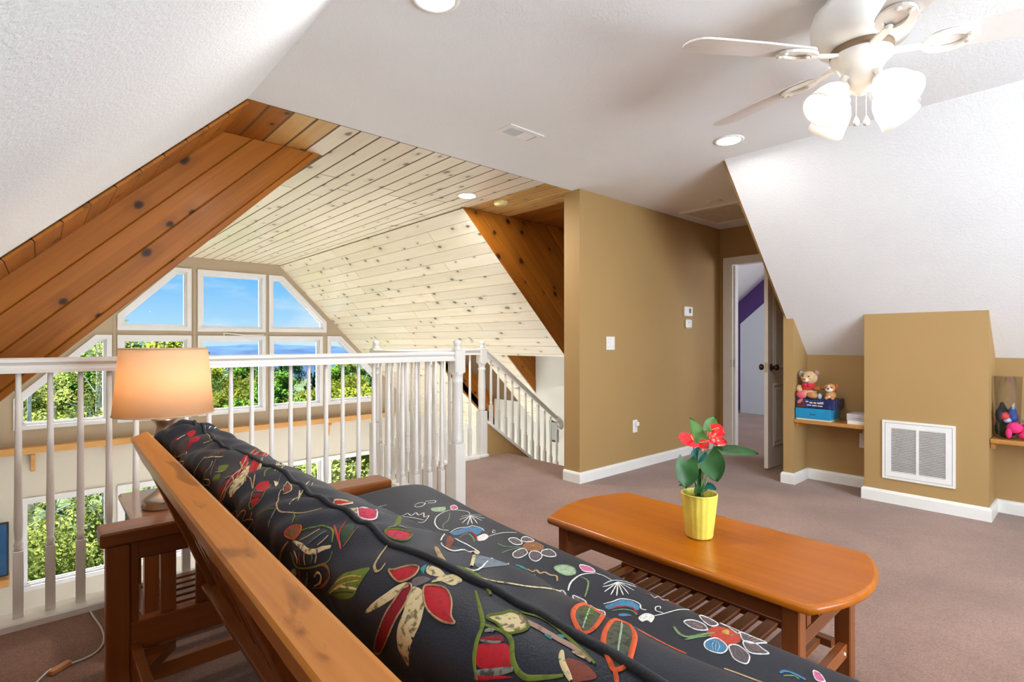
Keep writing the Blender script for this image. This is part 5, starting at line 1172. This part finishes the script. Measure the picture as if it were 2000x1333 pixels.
for k in range(7): MB().box(ex0+.06, ex1-.06, ey0_+.075+k*.063, ey0_+.115+k*.063, .100, .114, .002).obj('shelf_slat', m_tx, st)
LX, LY = .376, 2.50
lamp = thing('table_lamp', 'table lamp with a lit drum-shaped peach fabric shade on the end table', 'lamp', (LX, LY, .498))
b = MB(); b.lathe([(.075, .498), (.078, .506), (.074, .520), (.078, .530), (.066, .545), (.040, .560), (.022, .575), (.020, .60), (.032, .64), (.044, .70), (.046, .74), (.036, .79), (.030, .815), (.042, .838), (.046, .845), (.040, .852), (.016, .858)], (LX, LY, 0), 28); b.obj('base', m_brass, lamp)
b = MB(); b.lathe([(.013, .857), (.013, .93)], (LX, LY, 0), 14); b.obj('neck', plain('lamp_neck', (.72, .60, .46), .4), lamp)
n = 48; b = MB()
for (a, c_, z) in ((.172, .172, .866), (.150, .150, 1.126), (.148, .148, 1.126), (.170, .170, .866)):
    for k in range(n): g = 2*pi*k/n; b.v.append((LX+a*cos(g), LY+c_*sin(g), z))
for i in range(4):
    for k in range(n): b.f.append((i*n+k, i*n+(k+1) % n, ((i+1) % 4)*n+(k+1) % n, ((i+1) % 4)*n+k)); b.sm.append(True); b.mi.append(0)
shade = b.obj('lamp_shade', translucent('peach_shade_fabric', (.90, .66, .42), .45, .8, (1, .72, .44)), lamp)
for (a, c_, z) in ((.1725, .1725, .867), (.1505, .1505, 1.125)):
    b = MB(); b.tube([(LX+a*cos(2*pi*k/n), LY+c_*sin(2*pi*k/n), z) for k in range(n+1)], .0022, 6, cap=False); b.obj('shade_trim', plain('shade_trim_fabric', (.55, .40, .25), .8) if 'shade_trim_fabric' not in MATS else MATS['shade_trim_fabric'], shade)
b = MB(); b.ball((LX, LY, .965), (.03, .03, .042), 14, 9); b.obj('bulb', emis('lamp_bulb', (1, .85, .62), 12), lamp)
d = bpy.data.lights.new('table_lamp_light', 'POINT'); d.energy = 1.45; d.color = (1, .84, .68); d.shadow_soft_size = .05
o = bpy.data.objects.new('table_lamp_light', d); C.objects.link(o); o.location = (LX, LY, .985); o.parent = lamp; o.matrix_parent_inverse = Matrix.Translation(lamp.location).inverted()
# lamp cord with inline switch on the carpet
cd = thing('lamp_cord', 'pale lamp cord with an inline switch lying on the carpet by the balustrade', 'cord', (.15, 2.3, 0))
cpts = [(.29, 2.90, .034), (.25, 2.87, .032), (0.169, 2.955, .005), (0.166, 2.858, .005), (0.188, 2.677, .005), (0.187, 2.557, .005), (0.163, 2.489, .005), (0.124, 2.460, .005), (0.074, 2.451, .005), (0.040, 2.424, .005), (0.000, 2.404, .005), (-.30, 1.75, .005)]
def spline(cp, m=6):
    out = []
    cp = [Vector(p) for p in cp]
    for i in range(len(cp)-1):
        p0, p1, p2, p3 = cp[max(i-1, 0)], cp[i], cp[i+1], cp[min(i+2, len(cp)-1)]
        for s in range(m): t_ = s/m; out.append(.5*((2*p1)+(p2-p0)*t_+(2*p0-5*p1+4*p2-p3)*t_*t_+(3*p1-p0-3*p2+p3)*t_**3))
    return out+[cp[-1]]
b = MB(); b.tube(spline(cpts), .0034, 7); b.obj('cord', m_cordw, cd)
b = MB(); b.obox((0.057, 2.438, .010), (-0.788, -0.615, 0), (0.615, -0.788, 0), (.034, .011, .009), .003); b.obj('inline_switch', m_orangeplug, cd)

# ================================================================== TOYS AND BOXES IN THE NICHES
SZ = .528
def gbox(name, label, x0, x1, y0, y1, z0, z1, lid, base, split=.75, cat='box'):
    t = thing(name, label, cat, ((x0+x1)/2, (y0+y1)/2, z0)); zm = z0+(z1-z0)*(1-split)
    MB().box(x0+.003, x1-.003, y0+.003, y1-.003, z0, zm+.002, .002).obj('tray', base, t)
    MB().box(x0, x1, y0, y1, zm, z1, .002).obj('lid', lid, t)
    return t
t = gbox('gift_box', 'bright blue cardboard box with a white base, lowest on the niche shelf', 4.580, 4.80, 1.418, 1.674, SZ, SZ+.094, plain('blue_card', (.008, .27, .52), .35), plain('cream_card', (.80, .76, .62), .6), .88)
MB().box(4.5793, 4.5800, 1.525, 1.568, SZ+.042, SZ+.054).obj('printed_line', plain('dark_blue_print', (.005, .12, .28), .5), t)
m_navy = plain('navy_print_card', (.018, .028, .13), .3, var=.5, scale=40); m_maroon = plain('maroon_card', (.11, .03, .035), .35, var=.4, scale=50)
t = gbox('board_game', 'dark blue printed game box on top of the bright blue box', 4.590, 4.83, 1.395, 1.672, SZ+.094, SZ+.170, m_navy, m_maroon, .97)
MB().box(4.5892, 4.5902, 1.602, 1.668, SZ+.100, SZ+.150).obj('picture_panel', m_maroon, t)
b = MB(); b.lathe([(0, 0), (.022, 0), (.022, .001)], (4.5895, 1.640, SZ+.150), 20, (-1, 0, 0), sx=.55, sy=1.2); b.obj('oval_emblem', plain('pink_emblem', (.70, .18, .22), .4), t)
m_wp = plain('white_print', (.80, .80, .78), .5); m_yp = plain('yellow_print', (.78, .60, .25), .5)
for k, (yy, zz, w, h_, mm) in enumerate([(1.590, .148, .020, .007, m_wp), (1.560, .140, .022, .012, m_yp), (1.532, .140, .020, .012, m_yp), (1.506, .140, .018, .012, m_yp), (1.484, .147, .026, .005, m_wp), (1.484, .138, .026, .005, m_wp), (1.575, .120, .030, .007, m_wp), (1.535, .119, .034, .007, m_wp), (1.495, .118, .034, .007, m_wp)]):
    MB().box(4.5892, 4.5900, yy-w/2, yy+w/2, SZ+zz-h_/2, SZ+zz+h_/2).obj('printed_mark', mm, t)
t = gbox('small_box', 'small grey and white box on the shelf beside the wall chase', 4.585, 4.76, 1.190, 1.310, SZ, SZ+.080, plain('grey_card', (.50, .46, .46), .5), plain('white_card', (.82, .78, .70), .6), .62)
MB().box(4.5842, 4.5850, 1.205, 1.272, SZ+.045, SZ+.050).obj('printed_line', plain('grey_print_dark', (.28, .26, .30), .5), t)
m_fur = plain('cream_plush', (.70, .48, .26), .95, .1, var=.12, scale=30, bmp=.5, bscale=160)
m_furb = plain('brown_plush', (.36, .12, .035), .95, .1, var=.15, scale=30, bmp=.5, bscale=160)
m_furt = plain('tan_plush', (.60, .30, .12), .95, .1, var=.15, scale=30, bmp=.5, bscale=160)
m_furw = plain('white_plush', (.80, .74, .64), .95, .1, bmp=.4, bscale=160)
m_pink = plain('pink_plush', (.72, .13, .17), .95, .1, var=.1, bmp=.4, bscale=150)
m_redv = plain('red_cloth', (.60, .03, .05), .9); m_blueear = plain('blue_grey_plush', (.36, .45, .52), .95, .1, bmp=.4, bscale=150)
BZ = SZ+.170
bear = thing('teddy_bear', 'cream teddy bear with a red vest and one blue-grey ear, sitting on the game box', 'toy', (4.66, 1.60, BZ))
def part(th, name, mat_, *balls):
    b = MB()
    for c, r in balls: b.ball(c, r, 16, 10)
    return b.obj(name, mat_, th)
by, bx = 1.598, 4.665
part(bear, 'body', m_fur, ((bx, by, BZ+.062), (.050, .055, .062)))
part(bear, 'head', m_fur, ((bx-.005, by, BZ+.165), (.056, .062, .054)))
part(bear, 'muzzle', m_furw, ((bx-.050, by+.012, BZ+.150), (.024, .028, .020)))
part(bear, 'nose', m_furb, ((bx-.072, by+.016, BZ+.154), (.009, .014, .009)))
part(bear, 'eye', m_black, ((bx-.057, by-.014, BZ+.178), (.005, .006, .006))); part(bear, 'eye', m_black, ((bx-.050, by+.034, BZ+.180), (.005, .006, .006)))
part(bear, 'eye_patch', m_furb, ((bx-.044, by+.032, BZ+.194), (.010, .016, .008)))
part(bear, 'ear', m_blueear, ((bx+.0, by+.060, BZ+.188), (.018, .024, .030))); part(bear, 'ear', plain('mauve_plush', (.42, .20, .20), .95, .1), ((bx+.0, by-.050, BZ+.206), (.016, .022, .022)))
part(bear, 'vest', m_redv, ((bx-.010, by, BZ+.088), (.050, .060, .036)))
part(bear, 'bow', m_redv, ((bx-.055, by+.014, BZ+.110), (.012, .020, .014)), ((bx-.055, by-.020, BZ+.106), (.012, .020, .016)))
part(bear, 'arm', m_fur, ((bx-.030, by+.064, BZ+.072), (.032, .024, .034))); part(bear, 'arm', m_furb, ((bx-.030, by-.060, BZ+.082), (.030, .030, .020)))
part(bear, 'leg', m_fur, ((bx-.055, by+.030, BZ+.028), (.040, .030, .028))); part(bear, 'foot_pad', m_pink, ((bx-.086, by+.034, BZ+.030), (.014, .034, .030)))
part(bear, 'leg', m_furt, ((bx-.050, by-.045, BZ+.026), (.030, .050, .024))); part(bear, 'sock', m_blueear, ((bx-.055, by-.094, BZ+.024), (.024, .014, .024)))
pup = thing('toy_puppy', 'small brown toy puppy with drooping ears beside the teddy bear', 'toy', (4.66, 1.445, BZ))
py_, px_ = 1.440, 4.655
part(pup, 'body', m_furt, ((px_, py_, BZ+.035), (.034, .038, .036)))
part(pup, 'head', m_furt, ((px_-.005, py_+.002, BZ+.092), (.036, .042, .034)))
part(pup, 'face', m_furw, ((px_-.030, py_+.002, BZ+.080), (.016, .028, .020)), ((px_-.030, py_+.002, BZ+.100), (.010, .010, .016)))
part(pup, 'nose', m_black, ((px_-.047, py_+.004, BZ+.088), (.005, .009, .006)))
part(pup, 'eye', m_black, ((px_-.036, py_+.024, BZ+.096), (.004, .005, .005))); part(pup, 'eye', m_black, ((px_-.037, py_-.020, BZ+.098), (.004, .005, .005)))
part(pup, 'ear', m_furb, ((px_-.005, py_+.052, BZ+.090), (.014, .028, .018))); part(pup, 'ear', m_furb, ((px_-.005, py_-.042, BZ+.098), (.014, .014, .032)))
part(pup, 'paw', m_furt, ((px_-.030, py_+.020, BZ+.014), (.020, .014, .014))); part(pup, 'paw', m_furt, ((px_-.030, py_-.020, BZ+.014), (.020, .014, .014))); part(pup, 'belly', m_furw, ((px_-.030, py_, BZ+.020), (.010, .012, .012)))
# niche at the right edge: clear bin with cloth, pink soft toy
bag = thing('clear_bin', 'clear plastic bin holding dark and coloured cloth on the right niche shelf', 'bin', (4.70, .445, SZ))
b = MB(); n = 28
for (r, z) in ((.040, 0), (.058, .004), (.070, .40), (.068, .40), (.056, .006)):
    for k in range(n): a = 2*pi*k/n; b.v.append((4.70+r*cos(a), .42+r*sin(a), SZ+z))
for i in range(4):
    for k in range(n): b.f.append((i*n+k, i*n+(k+1) % n, (i+1)*n+(k+1) % n, (i+1)*n+k)); b.sm.append(True); b.mi.append(0)
b.obj('bin', m_vase, bag)
def crumple(name, c, r, mat_, seed):
    rnd = random.Random(seed); b = MB(); b.ball(c, r, 16, 10); cc = Vector(c)
    b.v = [tuple(cc+(Vector(v)-cc)*(1+.22*sin(40*v[0]+seed)*cos(37*v[1]+2*seed)+.15*sin(55*v[2]+seed)+rnd.uniform(-.04, .04))) for v in b.v]
    return b.obj(name, mat_, bag, fix=False)
crumple('cloth', (4.70, .425, SZ+.070), (.052, .052, .075), plain('dark_green_cloth', (.012, .045, .038), .8), 1)
crumple('cloth', (4.685, .450, SZ+.150), (.046, .030, .085), plain('charcoal_cloth', (.020, .022, .030), .8), 2)
crumple('cloth', (4.665, .432, SZ+.150), (.034, .030, .036), plain('red_print_cloth', (.55, .05, .05), .7), 3)
crumple('cloth', (4.672, .395, SZ+.155), (.034, .030, .052), plain('blue_cloth', (.03, .07, .30), .6), 4)
crumple('cloth', (4.655, .420, SZ+.125), (.016, .022, .020), plain('pale_blue_cloth', (.35, .48, .68), .6), 5)
pt = thing('pink_plush_toy', 'bright pink soft toy lying on the right niche shelf', 'toy', (4.66, .33, SZ))
part(pt, 'body', plain('hot_pink_plush', (.78, .05, .20), .9, .1, bmp=.4, bscale=140), ((4.69, .300, SZ+.055), (.060, .075, .055)), ((4.655, .320, SZ+.028), (.050, .050, .028)))
part(pt, 'head', MATS['hot_pink_plush'], ((4.65, .385, SZ+.075), (.034, .040, .036)), ((4.63, .410, SZ+.040), (.020, .016, .034)))
part(pt, 'mane', plain('lilac_plush', (.42, .38, .58), .9, .1), ((4.68, .300, SZ+.118), (.034, .055, .018)))
# television at the left edge, on its shelf, against the far wall
tv = thing('television', 'flat black television with a dark blue screen at the left edge below the windows', 'television', (-.85, 8.82, -1.69))
MB().box(-1.38, -.265, 8.80, 8.85, -1.66, -1.02, .006).obj('case', m_black, tv)
MB().box(-1.36, -.285, 8.797, 8.801, -1.64, -1.04).obj('screen', plain('dark_blue_screen', (.01, .035, .085), .12, emit=(.02, .09, .20), estr=.25, var=.6, scale=3), tv)
MB().box(-.95, -.70, 8.78, 8.88, -1.685, -1.655, .004).obj('stand', m_black, tv)
MB().box(-1.4, -.26, 8.72, YW, -1.77, -1.685, .006).obj('tv_shelf', m_shelfx); tag(bpy.data.objects['tv_shelf'], 'thick wooden shelf under the television at the left edge', 'shelf')

# ================================================================== OUTSIDE
m_grass = plain('hillside_grass', (.036, .060, .012), .95, .1, var=.5, scale=.35, bmp=.6, bscale=6)
def ground_z(x, y):
    d = max(0, y-YW); return -3.1-.30*min(d, 18)-.012*max(0, d-18)+.30*sin(x*.31+y*.17)*min(1, d/6)
b = MB(); nx, ny = 46, 34
for j in range(ny):
    y = YW+.2+(j/(ny-1))**2*160
    for i in range(nx): x = -60+190*i/(nx-1); b.v.append((x, y, ground_z(x, y)))
b.add([], [])
for j in range(ny-1):
    for i in range(nx-1): b.f.append((j*nx+i, j*nx+i+1, (j+1)*nx+i+1, (j+1)*nx+i)); b.sm.append(True); b.mi.append(0)
struct(b.obj('ground', m_grass), 'grassy hillside falling away outside')
# wooded hills far off; the far range has haze painted in as blue
m_hill_haze = plain('wooded_hills_haze_blue', (.050, .090, .165), 1, .0, var=.25, scale=.012)
def hill_range(name, Y, base, amp, seed, thick, mat_):
    b = MB(); n = 90
    for i in range(n+1):
        x = -1600+Y*2.2*i/n-Y*.1
        h = base+amp*(.5*sin(x*.0021+seed)+.3*sin(x*.0057+2*seed)+.12*sin(x*.017+seed)+.05*sin(x*.05))
        b.v += [(x, Y, h), (x, Y-thick*.4, h*.6-40), (x, Y-thick, -260)]
    for i in range(n):
        for r in range(2): b.f.append((3*i+r, 3*i+3+r, 3*i+4+r, 3*i+1+r)); b.sm.append(True); b.mi.append(0)
    return struct(b.obj(name, mat_))
hill_range('hills', 2600, -18, 30, 1.3, 700, m_hill_haze)
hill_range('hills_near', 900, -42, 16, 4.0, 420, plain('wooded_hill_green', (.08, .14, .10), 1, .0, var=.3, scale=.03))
def bark(name, col): return plain(name, col, .9, .1, var=.3, scale=6, bmp=.5, bscale=20)
m_bark = bark('grey_bark', (.22, .18, .14)); m_barkw = bark('pale_bark', (.55, .52, .46))
def leafmat(name, c): return translucent(name, c, .45, .9, tuple(min(1, v*1.4) for v in c), .05)
m_l1 = leafmat('fresh_green_leaves', (.066, .14, .020)); m_l2 = leafmat('yellow_green_leaves', (.155, .175, .020)); m_l3 = leafmat('dark_evergreen_needles', (.018, .055, .034)); m_l4 = leafmat('spring_leaves', (.14, .165, .038))
def tree_mesh(kind, h, r, nleaf, size, seed, leaf_mat, bark_mat):
    rnd = random.Random(seed); tr = MB(); lf = MB()
    tr.tube([(0, 0, 0), (rnd.uniform(-.1, .1)*h*.1, 0, h*.4), (rnd.uniform(-.1, .1)*h*.1, rnd.uniform(-.05, .05)*h, h*.95)], [h*.016, h*.012, h*.003], 7)
    clumps = []
    if kind == 'cone':
        for i in range(46):
            f_ = (i+.5)/46; a = rnd.uniform(0, 6.28); rr = r*(1-f_)*rnd.uniform(.5, 1.0); clumps.append((rr*cos(a), rr*sin(a), h*(.10+.88*f_), r*.20*(1.1-f_)+.15))
    elif kind == 'tall':
        for i in range(40):
            a = rnd.uniform(0, 6.28); f_ = rnd.uniform(.22, 1); rr = r*rnd.uniform(.15, 1)*sin(pi*min(1, f_*.8+.15)); p = (rr*cos(a), rr*sin(a), h*f_); clumps.append((*p, r*.20))
            if i % 2 == 0: tr.tube([(0, 0, h*(f_-.12)), (p[0]*.5, p[1]*.5, h*(f_-.03)), p], [h*.004, h*.003, h*.001], 5)
    else:
        for i in range(34):
            a = rnd.uniform(0, 6.28); t_ = math.acos(rnd.uniform(-1, 1)); rr = r*rnd.uniform(.45, .95)
            p = (rr*sin(t_)*cos(a), rr*sin(t_)*sin(a), h*.62+rr*cos(t_)*.95*h*.36/r); clumps.append((*p, r*.33))
            if i % 4 == 0: tr.tube([(0, 0, h*.38), (p[0]*.5, p[1]*.5, h*.5), p], [h*.006, h*.004, h*.001], 5)
    for k in range(nleaf):
        c_ = rnd.choice(clumps); v = Vector((rnd.gauss(0, 1), rnd.gauss(0, 1), rnd.gauss(0, 1))).normalized()*c_[3]*rnd.uniform(.4, 1.05)
        p = Vector(c_[:3])+v; e1 = Vector((rnd.gauss(0, 1), rnd.gauss(0, 1), rnd.gauss(0, .6))).normalized(); e2 = e1.orthogonal().normalized(); s = size*rnd.uniform(.6, 1.3)
        lf.add([p-e1*s, p+e2*s*.5, p+e1*s, p-e2*s*.5], [(0, 1, 2, 3)])
    a = tr.mesh('trunk'); a.materials.append(bark_mat); l = lf.mesh('foliage', False); l.materials.append(leaf_mat); return a, l
KIND = {
 'round': [tree_mesh('round', 11, 3.6, 3800, .24, s, m_l1, m_bark) for s in (1, 2)],
 'yellow': [tree_mesh('round', 10, 3.4, 3600, .24, s, m_l2, m_bark) for s in (3, 4)],
 'cone': [tree_mesh('cone', 13, 2.6, 3800, .26, 5, m_l3, m_bark)],
 'tall': [tree_mesh('tall', 13, 2.6, 4200, .085, s, m_l4, m_barkw) for s in (6, 7)],
 'bush': [tree_mesh('round', 3.0, 1.4, 2600, .085, s, m_l4, m_bark) for s in (8, 9)],
}
LAB = {'round': 'fresh green leafy tree in the woods outside the gable windows', 'yellow': 'yellow-green leafy tree in the woods outside the gable windows', 'cone': 'dark evergreen tree in the woods outside the gable windows', 'tall': 'slender pale-trunked tree with sparse spring leaves outside the left windows', 'bush': 'low leafy bush on the hillside close outside the lower windows'}
NM = {'round': 'leafy_tree', 'yellow': 'leafy_tree', 'cone': 'evergreen_tree', 'tall': 'slender_tree', 'bush': 'bush'}
rt = random.Random(11)
def plant_tree(kind, x, y, sc=1.0, top=None):
    a, l = rt.choice(KIND[kind]); z = ground_z(x, y)
    if top is not None: sc = (top-z)/{'round': 10.6, 'yellow': 9.6, 'cone': 12.8, 'tall': 13, 'bush': 2.9}[kind]
    t = thing(NM[kind], LAB[kind], 'bush' if kind == 'bush' else 'tree', (x, y, z), {'round': 'fresh green trees outside', 'yellow': 'yellow-green trees outside', 'cone': 'evergreens outside', 'tall': 'slender trees outside', 'bush': 'bushes outside'}[kind])
    t.rotation_euler = (0, 0, rt.uniform(0, 6.28)); t.scale = (sc, sc, sc)
    for nm, me in (('trunk', a), ('foliage', l)):
        o = bpy.data.objects.new(nm, me); C.objects.link(o); o.parent = t
    return t
def dirpt(px, dist):    # a bearing over the valley: horizontal direction through the gable, at this distance
    k = (px-1000)/1035; v = (F_+R_*k); return v.x*dist, v.y*dist
def spot(px):
    for lim, nm in ((235, 'the far-left trapezoid window'), (400, 'the window behind the lamp'), (520, 'the window just right of the lamp'), (635, 'the third wide gable window'), (2000, 'the small right corner window')):
        if px < lim: return nm
DESC = {'round': 'fresh green leafy tree', 'yellow': 'yellow-green leafy tree', 'cone': 'dark evergreen tree', 'tall': 'slender tree with sparse spring leaves', 'bush': 'low leafy bush'}
for (dist, how, items, scl, lo) in (
    (92, 'farthest', ((395, 'round'), (452, 'cone'), (508, 'round'), (565, 'round'), (620, 'cone'), (676, 'yellow'), (730, 'round')), 1.0, 30),
    (72, 'far', ((415, 'yellow'), (482, 'round'), (548, 'cone'), (604, 'cone'), (660, 'round'), (725, 'cone')), .92, 43),
    (56, 'midway', ((398, 'round'), (470, 'yellow'), (540, 'round'), (612, 'cone'), (690, 'yellow')), .85, 62),
    (42, 'near', ((430, 'yellow'), (522, 'round'), (612, 'yellow'), (708, 'yellow')), .78, 88),
    (32, 'nearest', ((465, 'round'), (575, 'round'), (690, 'yellow')), .60, 120),
    (62, 'well back', ((20, 'round'), (125, 'yellow'), (235, 'round'), (330, 'yellow')), 1.0, -12), (46, 'far', ((75, 'yellow'), (185, 'round'), (285, 'yellow')), 1.0, 14),
    (34, 'far', ((30, 'tall'), (190, 'tall')), 1.1, None), (25, 'midway', ((105, 'tall'), (290, 'tall')), .66, None),
    (18.5, 'near', ((55, 'tall'), (205, 'tall'), ), .75, None),
    (17.5, 'farther', ((30, 'bush'), (215, 'bush'), (600, 'bush')), 1.15, None), (14.4, 'close', ((110, 'bush'), (520, 'bush'), (690, 'bush')), .9, None)):
    for px, kind in items:
        d2 = dist*rt.uniform(.97, 1.03); x, y = dirpt(px, d2)
        t = plant_tree(kind, x, y, scl*rt.uniform(.93, 1.05), None if lo is None else 1.15-d2*(lo+rt.uniform(-4, 6))/1035)
        same = [p_ for p_, k_ in items if k_ == kind and spot(p_) == spot(px)]
        t['label'] = (('left ' if px == min(same) else 'right ') if len(same) > 1 else '')+DESC[kind]+' outside, '+how+' in line with '+spot(px)
